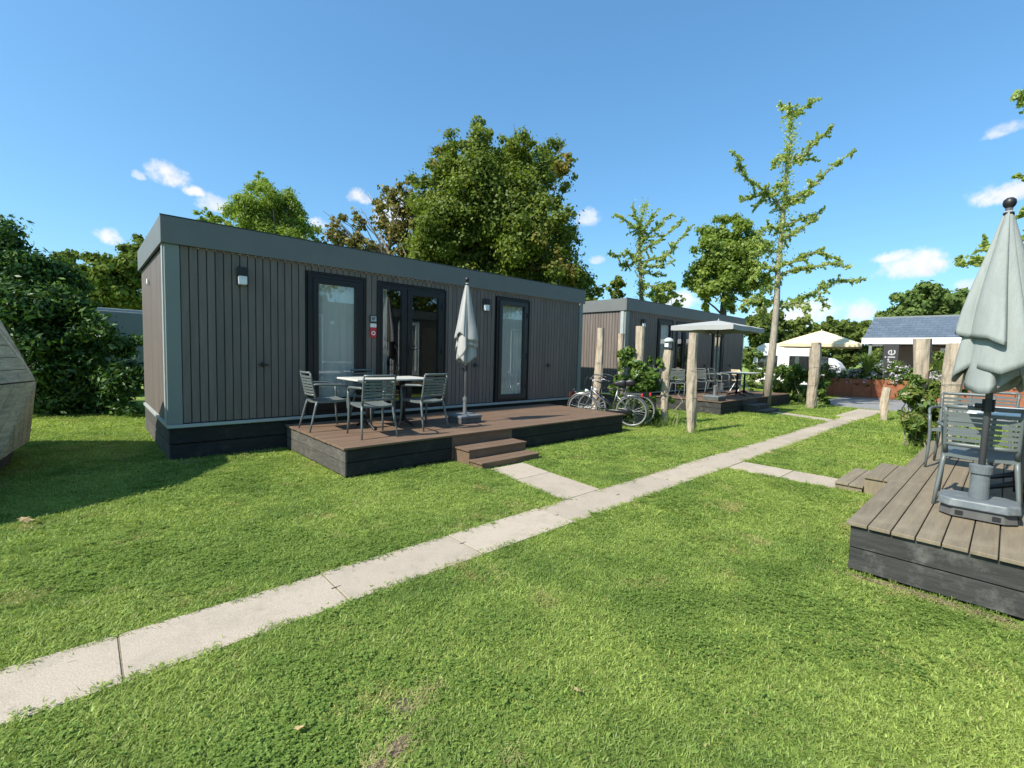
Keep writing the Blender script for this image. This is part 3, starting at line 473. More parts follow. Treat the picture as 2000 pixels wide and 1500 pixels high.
def chalet(x0, y0, label, detail=True, flip=False):
    L, D = 8.55, 3.2; ZB, ZF, ZR = .50, 2.857, 3.20
    T = thing('chalet', label, 'holiday chalet', (x0, y0, 0), pi if flip else 0, 'grey plank-clad chalets')
    ops = [(1.80, 2.69, .50, 2.72), (2.955, 4.345, .50, 2.71), (5.69, 6.63, .50, 2.73)]
    # backing walls with real openings, floor, roof, skirting
    b = MB(); xs = [0.03]
    for a, c, zb, zt in ops:
        b.box(xs[-1], a, .0, .10, ZB, ZF); b.box(a, c, .0, .10, zt, ZF); xs.append(c)
    b.box(xs[-1], L-.03, .0, .10, ZB, ZF); b.box(.02, .10, .10, D-.1, ZB, ZF); b.box(L-.10, L-.02, .10, D-.1, ZB, ZF); b.box(.02, L-.02, D-.1, D, ZB, ZF)
    b.build('wall', M['core'], T)
    b = MB(); b.box(.10, L-.10, .10, D-.1, ZB-.05, ZB+.02); b.build('floor', M['room'], T)
    b = MB(); b.box(.03, L-.03, .03, D-.03, ZF-.02, ZF+.12); b.box(2.85, 2.90, .10, D-.1, ZB+.02, ZF-.02); b.box(5.45, 5.5, .10, D-.1, ZB+.02, ZF-.02); b.build('roof', M['room'], T)
    # planks
    x = .155; n = 0
    while x < L-.12-PLW*.5:
        segs = [(ZB+.005, ZF)]
        for a, c, zb, zt in ops:
            if a-.03 < x+PLW*.5 < c+.03: segs = [(zt+.04, ZF)]
        for za, zb_ in segs: place(plank_mesh(zb_-za), 'plank', T, (x, -.002, za))
        x += PLW
    MB().box(-.030, -.006, .032, .135, ZB-.01, ZF).build('corner_trim', M['strip'], T)  # side leg of the corner trim; sunlit brightness put in by a paler colour
    y = .138
    while y < D-.05:
        place(plank_mesh(ZF-ZB-.005, True), 'plank', T, (.018, y, ZB+.005)); y += PLW
    y = .03
    for k in range(2): pass
    b = MB(); b.box(L-.018, L, 0, D, ZB, ZF); b.build('end_wall', M['plank'], T)
    # corner trims, base strip, skirting, fascia
    for xa, xb in ((-.012, .150), (L-.112, L+.012)):
        MB().box(xa, xb, -.034, 0.02 if xa > 1 else .03, ZB-.01, ZF).build('corner_trim', M['trim'], T, bevel=.004)
    MB().box(-.022, L+.02, -.045, .05, ZB-.055, ZB-.012).build('base_strip', M['strip'], T, bevel=.003)
    MB().box(-.022, .03, .052, D, ZB-.055, ZB-.012).build('base_strip', M['strip'], T)
    for k in range(2):
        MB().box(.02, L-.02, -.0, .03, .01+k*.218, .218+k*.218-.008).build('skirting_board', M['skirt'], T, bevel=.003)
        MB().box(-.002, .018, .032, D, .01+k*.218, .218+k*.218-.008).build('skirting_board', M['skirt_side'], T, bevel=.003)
    f = MB()
    f.box(-.05, L+.05, -.07, -.04, ZF, ZR)
    f.build('fascia', M['fascia'], T, bevel=.004)
    MB().box(-.05, -.02, -.038, D+.02, ZF, ZR).build('fascia', M['fascia'], T)
    MB().box(L+.02, L+.05, -.038, D+.02, ZF, ZR).build('fascia', M['fascia'], T)
    MB().box(-.018, L+.018, D-.01, D+.02, ZF, ZR-.001).build('fascia', M['fascia'], T)
    MB().box(-.053, L+.053, -.075, -.036, ZR+.001, ZR+.012).build('roof_edge', M['frameg'], T)
    # openings -----------------------------------------------------
    def opening(a, c, zb, zt, mat):
        w_ = MB(); e = .022
        w_.box(a-e, a, -.045, .03, zb, zt+e); w_.box(c, c+e, -.045, .03, zb, zt+e); w_.box(a, c, -.045, .03, zt, zt+e)
        return w_
    def frame(mb, a, c, zb, zt, w, y0_, y1_, wb=None):
        wb = wb or w
        mb.box(a, a+w, y0_, y1_, zb, zt); mb.box(c-w, c, y0_, y1_, zb, zt); mb.box(a+w, c-w, y0_, y1_, zt-w, zt); mb.box(a+w, c-w, y0_, y1_, zb, zb+wb)
    def pane(a, c, zb, zt, y, parent):
        MB().box(a, c, y, y+.008, zb, zt).build('pane', M['glass'], parent)
    def curtain(a, c, zb, zt, y, parent, amp=.012, folds=9):
        mb = MB(); n_ = 60; vs = []; fs = []
        for i in range(n_+1):
            xx = a+(c-a)*i/n_; yy = y+amp*sin(folds*2*pi*i/n_)+amp*.5*sin(folds*4.3*i/n_)
            vs += [(xx, yy, zb), (xx, yy+.01, zt)]
        for i in range(n_): fs.append((2*i, 2*i+2, 2*i+3, 2*i+1))
        mb.add(vs, fs); mb.build('curtain', M['curtain'], parent, smooth=True)
    fm = M['white'] if flip else M['frame']
    # left tall window / door with curtain
    a, c, zb, zt = ops[0]
    wf = opening(a, c, zb, zt, fm); frame(wf, a, c, zb, zt, .055, -.03, .05); W1 = wf.build('window', fm, T, bevel=.003)
    lf = MB(); frame(lf, a+.058, c-.058, zb+.058, zt-.058, .082, -.042, .03, .20); lf.build('sash', fm, W1, bevel=.003)
    pane(a+.14, c-.14, zb+.258, zt-.14, .0, W1); curtain(a+.13, c-.13, zb+.24, zt-.13, .035, W1, .005, 5)
    hb = MB(); hb.box(c-.115, c-.090, -.058, -.042, 1.02, 1.30); hb.build('hinge', M['black'], W1)
    # double opening: side light and door
    a, c, zb, zt = ops[1]
    wf = opening(a, c, zb, zt, fm); frame(wf, a, c, zb, zt, .05, -.03, .05); wf.box(a+.50, a+.57, -.03, .05, zb+.05, zt-.05); W2 = wf.build('door', fm, T, bevel=.003)
    sl_ = MB(); frame(sl_, a+.052, a+.498, zb+.052, zt-.052, .038, -.036, .03); sl_.build('sidelight', fm, W2, bevel=.002)
    pane(a+.09, a+.46, zb+.09, zt-.09, .0, W2); curtain(a+.06, a+.235, zb+.05, zt-.06, .10, W2, .018, 3)
    dl = MB(); frame(dl, a+.572, c-.052, zb+.052, zt-.052, .098, -.045, .03, .13); dl.build('door_leaf', fm, W2, bevel=.003)
    pane(a+.67, c-.15, zb+.18, zt-.15, .0, W2)
    hd = MB(); hd.box(a+.60, a+.635, -.06, -.045, 1.42, 1.66); hd.tube([(a+.617, -.06, 1.58), (a+.617, -.10, 1.58), (a+.74, -.10, 1.58)], .009, 6); hd.build('handle', M['black'], W2)
    for zz in (.8, 1.5, 2.35): MB().box(c-.075, c-.045, -.062, -.044, zz, zz+.12).build('hinge', M['black'], W2)
    # right window, lighter frame
    a, c, zb, zt = ops[2]; fg = M['frameg']
    wf = opening(a, c, zb, zt, fm); frame(wf, a, c, zb, zt, .05, -.03, .05); W3 = wf.build('window', fm, T, bevel=.003)
    lf = MB(); frame(lf, a+.052, c-.052, zb+.052, zt-.052, .085, -.05, .03, .10); lf.build('sash', fg, W3, bevel=.004)
    pane(a+.137, c-.137, zb+.152, zt-.137, .0, W3); curtain(a+.13, c-.13, zb+.14, zt-.13, .04, W3, .008, 7)
    for zz in (.75, 1.45, 2.35): MB().box(c-.08, c-.055, -.068, -.052, zz, zz+.11).build('hinge', M['black'], W3)
    # wall lamps
    for lx in (.87, 5.345):
        lb = MB(); lb.box(lx-.065, lx+.065, -.12, -.021, 2.545, 2.665); lb.box(lx-.065, lx-.055, -.05, -.021, 2.42, 2.545); lb.box(lx+.055, lx+.065, -.05, -.021, 2.42, 2.545)
        lb_o = lb.build('wall_lamp', M['black'], T, bevel=.004)
        MB().box(lx-.052, lx+.052, -.112, -.021, 2.425, 2.545).build('diffuser', M['amber'], lb_o, bevel=.006)
    # shutter hooks
    for hx in (1.13, 5.10, 7.31):
        h = MB(); h.box(hx-.015, hx+.015, -.055, -.019, 1.26, 1.33); h.tube([(hx-.06, -.06, 1.295), (hx+.07, -.06, 1.29)], .011, 6); h.build('hook', M['black'], T)
    MB().box(-.03, -.0185, 1.95, 2.06, 2.52, 2.60).build('vent_cover', M['white'], T, bevel=.003)
    return T

H1 = chalet(.811, 7.526, 'long grey plank-clad chalet with the deck, four chairs and closed parasol before it')
# name plate and red sign screwed between the two doors
s = thing('number_plate', 'small framed pale plate fixed above the red sign between the chalet doors', 'sign', (3.675, 7.49, 2.085))
MB().box(-.062, .062, -.008, .010, -.058, .058).build('frame', M['black'], s)
MB().box(-.050, .050, -.012, -.0085, -.046, .046).build('face', M['strip'], s)
p = MB()
for i, zz in enumerate((.018, .0, -.018)): p.box(-.034, .034-.012*i, -.0145, -.0125, zz-.005, zz+.005)
p.build('lettering', M['black'], s)
s = thing('red_sign', 'small red notice with white circle below the framed plate beside the chalet door', 'sign', (3.675, 7.49, 1.885))
MB().box(-.055, .055, -.006, .006, -.12, .12).build('face', M['redsign'], s, bevel=.002)
H2 = chalet(11.325, 7.526, 'second grey chalet, half behind the open grey parasol and wooden posts')
H4 = chalet(21.9, -1.52, 'unseen grey chalet on the opposite side, added for the window reflections', flip=True)  # added out of view so the right window has a front to mirror
H3 = chalet(11.9, -1.52, 'grey chalet standing opposite, its front mirrored in the windows', flip=True)

# ================================================================== DECKS
def deck(name, label, x0, x1, y0, y1, bw, mat, fm_front, fm_side, front='y0', steps=None, group='low plank decks'):
    """boards run along X; the front edge is y0 (or y1 for the deck on the near side)"""
    zt = .38; T = thing(name, label, 'deck', ((x0+x1)/2, (y0+y1)/2, 0), 0, group); ox, oy = (x0+x1)/2, (y0+y1)/2
    n = round((y1-y0)/bw); bwr = (y1-y0)/n
    me = MB().box(x0-ox, x1-ox, 0, bwr-.007, zt-.026, zt).mesh('board', mat)
    for k in range(n):
        o = place(me, 'board', T, (rng.uniform(-.004, .004), y0-oy+k*bwr+.0035, rng.uniform(-.001, .001)))
        b = o.modifiers.new('Bevel', 'BEVEL'); b.width = .003; b.segments = 1
    yf = y0 if front == 'y0' else y1; yb = y1 if front == 'y0' else y0
    inset = .028; s_ = 1 if front == 'y0' else -1
    ya, yb2 = sorted((yf+s_*inset, yf+s_*(inset+.025)))
    for (za, zb) in ((.195, .350), (.030, .187)):
        segs = [(x0+inset+.026, x1-inset-.026)]
        if steps: segs = [(x0+inset+.026, steps[0]-.02), (steps[1]+.02, x1-inset-.026)]
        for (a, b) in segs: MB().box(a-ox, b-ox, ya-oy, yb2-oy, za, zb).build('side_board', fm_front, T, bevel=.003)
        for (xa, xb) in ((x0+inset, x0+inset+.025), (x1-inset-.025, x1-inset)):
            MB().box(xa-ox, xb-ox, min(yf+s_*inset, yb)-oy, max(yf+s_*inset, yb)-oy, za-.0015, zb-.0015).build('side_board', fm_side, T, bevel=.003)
    core = MB(); core.box(x0+.09-ox, x1-.09-ox, y0+.09-oy, y1-.09-oy, .0, zt-.03); core.build('substructure', M['core'], T)
    if steps:
        sa, sb, sm = steps[0], steps[1], steps[2]
        MB().box(sa-.018-ox, sb+.018-ox, ya-oy, yb2-oy, .02, .350).build('riser', sm, T)
        for k, (zt_, d0, d1) in enumerate(((.215, .0, .335), (.088, .338, .62))):
            ys = sorted((yf-s_*d0+s_*.02*(k == 0), yf-s_*d1))
            st = MB(); st.box(sa+.02-ox, sb-.02-ox, ys[0]+.012-oy, ys[1]-.005-oy, .005, zt_-.026)
            so = st.build('step', sm, T)
            mid = (ys[0]+ys[1])/2
            for (qa, qb) in ((ys[0], mid-.003), (mid+.003, ys[1])):
                MB().box(sa-ox, sb-ox, qa-oy, qb-oy, zt_-.024, zt_).build('tread', sm, so, bevel=.003)
    return T
D1 = deck('wooden_deck', 'warm brown deck with steps, carrying the table set and closed parasol', 2.232, 8.092, 5.286, 7.46, .14, M['deck'], M['skirt'], M['skirt_side'], steps=(3.83, 4.95, M['deck']))
D2 = deck('wooden_deck', 'dull brown deck under the open pale grey parasol', 12.75, 18.6, 5.286, 7.46, .14, M['deck'], M['skirt'], M['greyboard'], steps=(14.35, 15.45, M['skirt_side']))
D3 = deck('wooden_deck', 'faded deck with weathered black end boards at the right edge, nearest to us', 4.10, 9.55, -1.46, .75, .1335, M['deckgrey'], M['greyboard'], M['greyboard'], front='y1', steps=(6.72, 7.82, M['deckgrey']))

# ================================================================== FURNITURE
def make_chair(mat, label):
    T = thing('armchair', label, 'chair', (0, 0, 0), 0, 'slatted plastic armchairs')
    # seat: dished sheet with thickness
    m = MB(); nx, ny = 8, 8; vs = []; fs = []
    def sz(u, v): return .432+.016*(u-.4)**2-.016*(1-(2*v-1)**2)*(1-.3*u)+(.012*u**3)
    for top in (1, 0):
        for i in range(nx+1):
            for j in range(ny+1):
                u, v = i/nx, j/ny; w_ = .232-.02*(1-u)
                vs.append((-.215+.45*u, (2*v-1)*w_, sz(u, v)-(0 if top else .022+.012*(abs(2*v-1) > .9))))
    K = (nx+1)*(ny+1)
    for i in range(nx):
        for j in range(ny):
            a = i*(ny+1)+j; b_ = a+ny+1; fs += [(a, b_, b_+1, a+1), (K+a, K+a+1, K+b_+1, K+b_)]
    for i in range(nx): a = i*(ny+1); b_ = a+ny+1; fs += [(a, K+a, K+b_, b_), (a+ny, b_+ny, K+b_+ny, K+a+ny)]
    for j in range(ny): a = j; fs += [(a, a+1, K+a+1, K+a), (nx*(ny+1)+j, K+nx*(ny+1)+j, K+nx*(ny+1)+j+1, nx*(ny+1)+j+1)]
    m.add(vs, fs); m.build('seat', mat, T, smooth=False)
    bk = MB()
    def bp(z, y=0, cur=1): return (-.205-.085*(z-.43)/.41-.03*(1-(y/.23)**2)*cur, y, z)
    for s_ in (-1, 1):
        bk.tube([bp(z, s_*(.205+.012*(z-.43)/.4), 0) for z in (.44, .52, .60, .68, .76, .825)], [.017, .017, .016, .015, .015, .014], 8)
    bk.tube([bp(.83, y) for y in (-.218, -.14, -.06, .06, .14, .218)], .017, 8, .7)
    bk.tube([bp(.515, y) for y in (-.205, -.12, 0, .12, .205)], .017, 8, .8)
    B = bk.build('backrest', mat, T, smooth=True)
    for k in range(6):
        z = .562+k*.042
        sl2 = MB(); vs = []; fs = []
        ys = [-.205, -.14, -.07, 0, .07, .14, .205]
        for y in ys:
            c = Vector(bp(z, y)); vs += [c+Vector((.006, 0, -.014)), c+Vector((-.006, 0, -.014)), c+Vector((-.006, 0, .014)), c+Vector((.006, 0, .014))]
        for i in range(6):
            for q in range(4): fs.append((i*4+q, i*4+(q+1) % 4, i*4+4+(q+1) % 4, i*4+4+q))
        sl2.add(vs, fs+[(0, 1, 2, 3), (27, 26, 25, 24)]); sl2.build('slat', mat, B)
    for s_ in (-1, 1):
        MB().tube([(-.252, s_*.212, .655), (-.225, s_*.235, .668), (-.15, s_*.262, .668), (.0, s_*.275, .662), (.13, s_*.272, .655), (.205, s_*.262, .635), (.228, s_*.256, .600)],
                  [.014, .015, .016, .018, .018, .017, .016], 8, .8).build('armrest', mat, T, smooth=True)
        MB().tube([(.228, s_*.256, .605), (.232, s_*.25, .52), (.228, s_*.242, .42), (.240, s_*.245, .2), (.262, s_*.255, 0)], [.016, .016, .018, .015, .012], 8).build('leg', mat, T, smooth=True)
        MB().tube([(-.185, s_*.205, .45), (-.215, s_*.215, .35), (-.262, s_*.232, .16), (-.305, s_*.245, 0)], [.019, .018, .015, .012], 8).build('leg', mat, T, smooth=True)
    return T
ch = make_chair(M['chair'], 'grey slatted armchair at the left end of the table, seen side-on before the first window')
ch.location = (2.60, 6.80, .38); ch.rotation_euler = (0, 0, RAD(-2))
dup(ch, (2.90, 5.93, .38), RAD(84), 'grey armchair, back to us, left of the two on the near side of the table')
dup(ch, (3.83, 6.10, .38), RAD(97), 'grey armchair with its back to us, nearest the closed parasol at the table')
dup(ch, (3.50, 7.12, .38), RAD(-76), 'grey armchair mostly hidden behind the table, against the glass door')

def table(loc, rz, lx, ly, label, top, iron, n=2):
    T = thing('garden_table', label, 'table', loc, rz, 'rectangular deck tables')
    t_ = MB(); t_.box(-lx/2, lx/2, -ly/2, ly/2, .722, .75); t_.build('tabletop', top, T, bevel=.008)
    for s_ in (-1, 1):
        q = MB(); x = s_*lx*.24
        q.tube([(x, 0, .05), (x, 0, .72)], .032, 10)
        q.box(x-.02, x+.02, -ly*.36, ly*.36, .695, .722)
        for a in (-1, 1):
            q.tube([(x, a*.02, .12), (x+.02*a, a*.12, .075), (x+.03*s_, a*.27, .02), (x+.03*s_, a*.30, .0)], [.028, .024, .018, .016], 8)
        q.build('pedestal', iron, T, smooth=True)
    return T
table((3.42, 6.53, .38), RAD(0), 1.25, .72, 'pale-topped table on black pedestals amid the grey chairs of the warm brown deck', M['tabletop'], M['iron'])

# second deck
dup(ch, (13.25, 6.75, .38), RAD(5), 'grey slatted armchair glimpsed behind the two round posts on the second deck')
dup(ch, (15.15, 6.82, .38), RAD(-20), 'grey armchair left of the table on the second deck, facing it from the window side')
dup(ch, (15.95, 6.75, .38), RAD(-95), 'grey armchair behind the table on the second deck, left of the folding chair')
table((15.75, 5.95, .38), RAD(4), 1.55, .8, 'dark-legged table on the second deck with a thin pale top', M['tabletop'], M['iron'])
fc = thing('folding_chair', 'light folding chair with crossed legs at the far end of the second deck table', 'chair', (16.75, 6.35, .38), RAD(150))
for s_ in (-1, 1):
    MB().tube([(-.30, s_*.21, 0), (.0, s_*.21, .42), (.22, s_*.21, .80)], .012, 6).build('leg', M['white'], fc)
    MB().tube([(.28, s_*.19, 0), (.02, s_*.19, .40), (-.12, s_*.19, .46)], .012, 6).build('leg', M['white'], fc)
q = MB(); q.box(-.2, .18, -.2, .2, .43, .45); q.build('seat', M['beige'], fc, bevel=.005)
q = MB(); q.prism([(.16, -.21, .62), (.18, -.21, .62), (.235, -.21, .82), (.215, -.21, .82)], (0, .42, 0)); q.build('backrest', M['beige'], fc)
bg_ = thing('cool_box', 'small white box on the second deck below the folding chair', 'box', (16.35, 6.9, .38))
MB().box(-.14, .14, -.1, .1, 0, .26).build('body', M['white'], bg_, bevel=.02); MB().box(-.15, .15, -.11, .11, .262, .30).build('lid', M['chairpale'], bg_, bevel=.01)

# nearest deck
dup(ch, (5.52, .12, .38), RAD(0), 'grey slatted armchair, back to us, behind the near parasol stand, striped by shadow')
dup(ch, (7.25, .32, .38), RAD(178), 'grey slatted armchair on the near deck facing us, its back showing above the first chair')
dup(ch, (8.25, .15, .38), RAD(172), 'pale armchair farthest back on the near deck, just under the hanging parasol')
table((6.38, -.12, .38), RAD(0), 1.15, .72, 'table on the near deck between the armchairs, one curved black foot showing', M['tabletop'], M['iron'])

# ------------------------------------------------------------------ parasols
def closed_parasol(loc, rz, label, s, fabric, pole_mat, base_kind, seed, zhem=1.0, ztop=2.50, R=.19, lean=(0, 0), ridges=8):
    T = thing('parasol', label, 'parasol', loc, rz, 'closed rectangular parasols')
    rs = np.random.RandomState(seed)
    # stand
    if base_kind == 'plastic':
        st = MB(); w_, d_ = .215, .165
        def octa(w1, d1, z, c=.07): return [(-w1+c, -d1, z), (w1-c, -d1, z), (w1, -d1+c, z), (w1, d1-c, z), (w1-c, d1, z), (-w1+c, d1, z), (-w1, d1-c, z), (-w1, -d1+c, z)]
        def loft(mb, A, B_):
            n = len(A); mb.add(A+B_, [tuple(range(n))[::-1], tuple(range(n, 2*n))]+[(i, (i+1) % n, n+(i+1) % n, n+i) for i in range(n)])
        lo = MB(); loft(lo, octa(w_+.0, d_+.0, .012), octa(w_-.012, d_-.012, .085))
        pass
        B0 = lo.build('base', M['concrete'], T, bevel=.006)
        hi = MB(); loft(hi, octa(w_+.012, d_+.012, .0865), octa(w_+.006, d_+.006, .148)); hi.build('base_cover', M['greybase'], B0, bevel=.010)
        n2 = MB(); [MB().box(a_-.022, a_+.022, -d_-.004, -d_+.012, .030, .060).build('slot', M['black'], B0) for a_ in (-.10, .10)]
        sb = MB(); sb.lathe([(.0, .148), (.058, .149), (.054, .34), (.066, .345), (.068, .405), (.05, .41), (.0, .412)], n=20); sb.build('sleeve', M['greybase'], T, smooth=False)
    else:
        lo = MB(); lo.box(-.21, .21, -.19, .19, .0, .085); B0 = lo.build('base', M['concrete'], T, bevel=.01)
        hi = MB(); hi.box(-.22, .22, -.20, .20, .087, .135); hi.build('base_cover', M['greybase'], B0, bevel=.012)
        sb = MB(); sb.lathe([(.0, .135), (.032, .136), (.030, .36), (.038, .365), (.038, .42), (.0, .421)], n=14); sb.build('sleeve', M['alu'], T)
    pr = .021 if base_kind == 'plastic' else .017
    MB().tube([(0, 0, .15), (lean[0]*.5, lean[1]*.5, ztop*.5), (lean[0], lean[1], ztop-.03)], pr, 12).build('pole', pole_mat, T, smooth=True)
    kx, ky = lean[0]*.4, lean[1]*.4
    MB().lathe([(.0, -.05), (.036, -.05), (.036, .045), (.0, .045)], (kx, ky, zhem-.06), 12).tube([(kx, ky, zhem-.07), (kx-.07, ky+.02, zhem-.07)], .02, 8).build('crank_housing', M['black'], T)
    # folded canopy: outer pleats (shorter) and inner hanging corners (longer)
    def fold(zl, wave, Rm, n, depth, ph, scal=1.0, nth=192, nt=26):
        vs = []; fs = []; H0 = ztop-.06
        edges = np.sort(np.arange(n)/n+rs.uniform(-.22, .22, n)/n)+ph/n; amp = rs.uniform(.65, 1.1, n); drop = rs.uniform(-1, 1, n)
        for i in range(nt+1):
            t = i/nt
            for j in range(nth):
                u = j/nth; d = (u-edges) % 1.0; k = int(np.argmin(d)); nx_ = (edges[(k+1) % n]-edges[k]) % 1.0 or 1.0; fr = d[k]/nx_
                rise = min(1, fr/.78)**.75; fall = 1 if fr < .82 else max(0.0, 1-((fr-.82)/.18)**1.6)
                petal = (rise*fall)*(amp[k]*(1-fr)+amp[(k+1) % n]*fr)
                hem = zl+wave*(.55*drop[k]*sin(pi*fr)+.45*sin(2*pi*(u*2+ph))) + scal*wave*.8*(abs(fr-.5)*2-.5)
                z = H0+(hem-H0)*t
                R0 = Rm*(1-(1-t)**1.15*.90)
                a = 2*pi*u+.35*depth*t*sin(pi*fr)
                r = max(R0*(1-depth+depth*petal)*(1+.05*sin(5*t+3*a)), .023)
                lx, ly = lean[0]*z/ztop, lean[1]*z/ztop
                vs.append((lx+r*cos(a), ly+r*sin(a), z))
        for i in range(nt):
            for j in range(nth): fs.append((i*nth+j, (i+1)*nth+j, (i+1)*nth+(j+1) % nth, i*nth+(j+1) % nth))
        return vs, fs
    for nm, zl, wv, Rm, n_, dp, ph_, sc_ in (('canopy', zhem+.44, .10, R, ridges, .34, .2, -.5), ('corner_flap', zhem+.22, .15, R*.96, ridges-1, .42, .7, 1.0), ('corner_flap', zhem+.08, .10, R*.88, max(3, ridges-1), .5, .45, -.6)):
        c1 = MB(); c1.add(*fold(zl, wv, Rm, n_, dp, ph_, sc_)); o = c1.build(nm, fabric, T, smooth=True)
        so = o.modifiers.new('Solidify', 'SOLIDIFY'); so.thickness = .004; so.offset = 0
    lx, ly = lean
    MB().lathe([(0, -.07), (.032, -.068), (.030, -.05), (.018, -.045), (.020, -.02), (.034, .0), (.038, .02), (.034, .042), (.018, .056), (0, .06)], (lx, ly, ztop-.02), 14).build('finial', M['black'], T, smooth=True)
    return T
closed_parasol((4.68, 6.18, .38), RAD(0), 'closed pale parasol in its block stand on the warm brown deck before the long chalet', 1, M['canvasw'], M['alu'], 'block', 3, zhem=.97, ztop=2.37, R=.215, ridges=5)
closed_parasol((5.05, .10, .38), RAD(-88), 'closed grey-green parasol on the near deck, its grey stand close at the right edge', 1, M['canvas'], M['darkpole'], 'plastic', 8, zhem=.93, ztop=2.38, R=.245, lean=(.02, .02), ridges=4)

def open_parasol(loc, rz, hx, hy, zt, ze, val, label, fabric, pole_mat, stand=True, flare=0, name='parasol', rb=.025):
    T = thing(name, label, 'parasol', loc, rz)
    m = MB(); N = 6; A = Vector((0, 0, zt)); per = []
    pts = [(-hx, -hy), (0, -hy), (hx, -hy), (hx, 0), (hx, hy), (0, hy), (-hx, hy), (-hx, 0)]
    vs = [A]; 
    rows = 6
    full = []
    for i in range(8):
        a, b = Vector((*pts[i], ze)), Vector((*pts[(i+1) % 8], ze))
        for k in range(N): full.append((a.lerp(b, k/N), k/N))
    n = len(full)
    for r in range(1, rows+1):
        t = r/rows
        for p, fr in full:
            v = A.lerp(p, t); v.z -= .012*sin(pi*fr)*t + .05*sin(pi*t)*-1*.6*(zt-ze); vs.append(v)
    for p, fr in full: vs.append(Vector((p.x*1.0, p.y*1.0, p.z-.012*sin(pi*fr)-val-.003*sin(fr*2*pi*2))))
    fs = [(0, 1+i, 1+(i+1) % n) for i in range(n)]
    for r in range(rows): fs += [(1+r*n+i, 1+(r+1)*n+i, 1+(r+1)*n+(i+1) % n, 1+r*n+(i+1) % n) for i in range(n)]
    m.add(vs, fs); o = m.build('canopy', fabric, T, smooth=False); s_ = o.modifiers.new('Solidify', 'SOLIDIFY'); s_.thickness = .005
    for (px, py) in pts:
        MB().tube([(px*.02, py*.02, zt-.05), (px*.5, py*.5, (zt+ze)/2-.02), (px*.98, py*.98, ze-.035)], .010, 6).build('rib', pole_mat, T)
        MB().tube([(px*.02, py*.02, zt-.62*(zt-ze)-.35), (px*.5, py*.5, (zt+ze)/2-.04)], .008, 6).build('strut', pole_mat, T)
    MB().tube([(0, 0, .05 if stand else 0), (0, 0, zt-.01)], rb, 10).build('pole', pole_mat, T, smooth=True)
    MB().lathe([(0, 0), (.02, .0), (.02, .02), (.008, .05), (0, .055)], (0, 0, zt), 10).build('finial', fabric, T)
    if stand:
        b0 = MB().box(-.26, .26, -.22, .22, 0, .09).build('base', M['concrete'], T, bevel=.012)
        MB().box(-.265, .265, -.225, .225, .092, .14).build('base_cover', M['greybase'], b0, bevel=.012)
        MB().lathe([(0, .14), (.045, .141), (.04, .36), (.052, .37), (.052, .42), (0, .42)], n=12).build('sleeve', M['alu'], T)
    return T
open_parasol((13.05, 5.62, .38), RAD(0), 1.08, .84, 2.24, 2.05, .12, 'open pale grey rectangular parasol over the second deck', M['canvaso'], M['darkpole'])
open_parasol((23.3, 5.6, 0), RAD(10), 1.42, 1.42, 2.88, 2.28, .12, 'large open sand-yellow parasol beside the tiled building', M['beige'], M['iron'], stand=False, rb=.04)

# ================================================================== POSTS
def post(x, y, h, r, label, seed, lean=(0, 0), name='wooden_post', knots=5, wires=True):
    rs = np.random.RandomState(seed); T = thing(name, label, 'post', (x, y, 0), 0, 'rough debarked posts')
    n, m = 12, 15; ph = rs.uniform(0, 6, 4); pts = []; rad = []
    kn = [(rs.randint(2, m-1), rs.randint(0, n)) for _ in range(knots)]
    for i in range(m):
        t = i/(m-1); pts.append((lean[0]*t+.02*sin(3*t+ph[0]), lean[1]*t+.02*sin(4*t+ph[1]), h*t-.02*(i == 0)))
        rad.append(r*(.94+.16*(1-t)*0+.10*sin(5*t+ph[2])+.08*t))
    def jit(i, k):
        v = 1+.10*sin(2*pi*k/n*2+ph[3]+i*.12)+.06*sin(2*pi*k/n*5+i*.5)+rs.uniform(-.03, .03)
        for (a, b) in kn:
            d = abs(i-a)+min(abs(k-b), n-abs(k-b))
            if d < 2: v += .16*(1-d/2)
        return v
    MB().tube(pts, rad, n, jitter=jit).build('trunk', M['postwood'], T)
    if wires:
        for zz in (h*.35, h*.62): MB().ring((lean[0]*zz/h, lean[1]*zz/h, zz), (0.05, .1, 1), r*1.14, .004, 16, 4).build('wire_loop', M['wire'], T)
    return T
post(9.236, 4.45, 2.07, .093, 'tallest bare wooden post, standing in front of the open grey parasol', 1)
post(9.77, 5.327, 1.72, .085, 'wooden post topped by the grey lantern, left of the tallest bare post', 2, (.03, 0))
post(9.42, 5.76, 2.25, .09, 'wooden post rising out of the leafy vine behind the bicycles', 3, (-.06, .03))
post(8.98, 6.72, 2.21, .095, 'leaning wooden post against which the bicycles stand, next to the long chalet', 4, (.09, -.04))
post(10.6, 7.12, 2.16, .09, 'darker wooden post directly before the corner of the second chalet', 5)
post(17.47, 4.36, 2.16, .15, 'thick leaning wooden post overgrown on one side, at the end of the second deck', 6, (.10, .0))
post(18.3, 4.55, 1.98, .13, 'ivy-clad wooden post just behind the thick leaning one', 7)
post(15.755, 2.214, .90, .085, 'short pale stake standing alone at the path edge', 8, (.05, 0), wires=False)
post(11.65, 1.15, 2.03, .125, 'broad split wooden post left of the two by the curling vine, before the tiled building', 9, (.05, 0))
post(11.35, .68, 1.93, .125, 'broad wooden post nearest the closed grey-green parasol, vine curling at its foot', 10, (.06, 0))
post(22.0, 8.6, 1.75, .13, 'small dark post in front of the white caravan', 12)
post(21.5, 10.2, 2.2, .16, 'cut wooden post glimpsed beyond the end of the second chalet', 13)
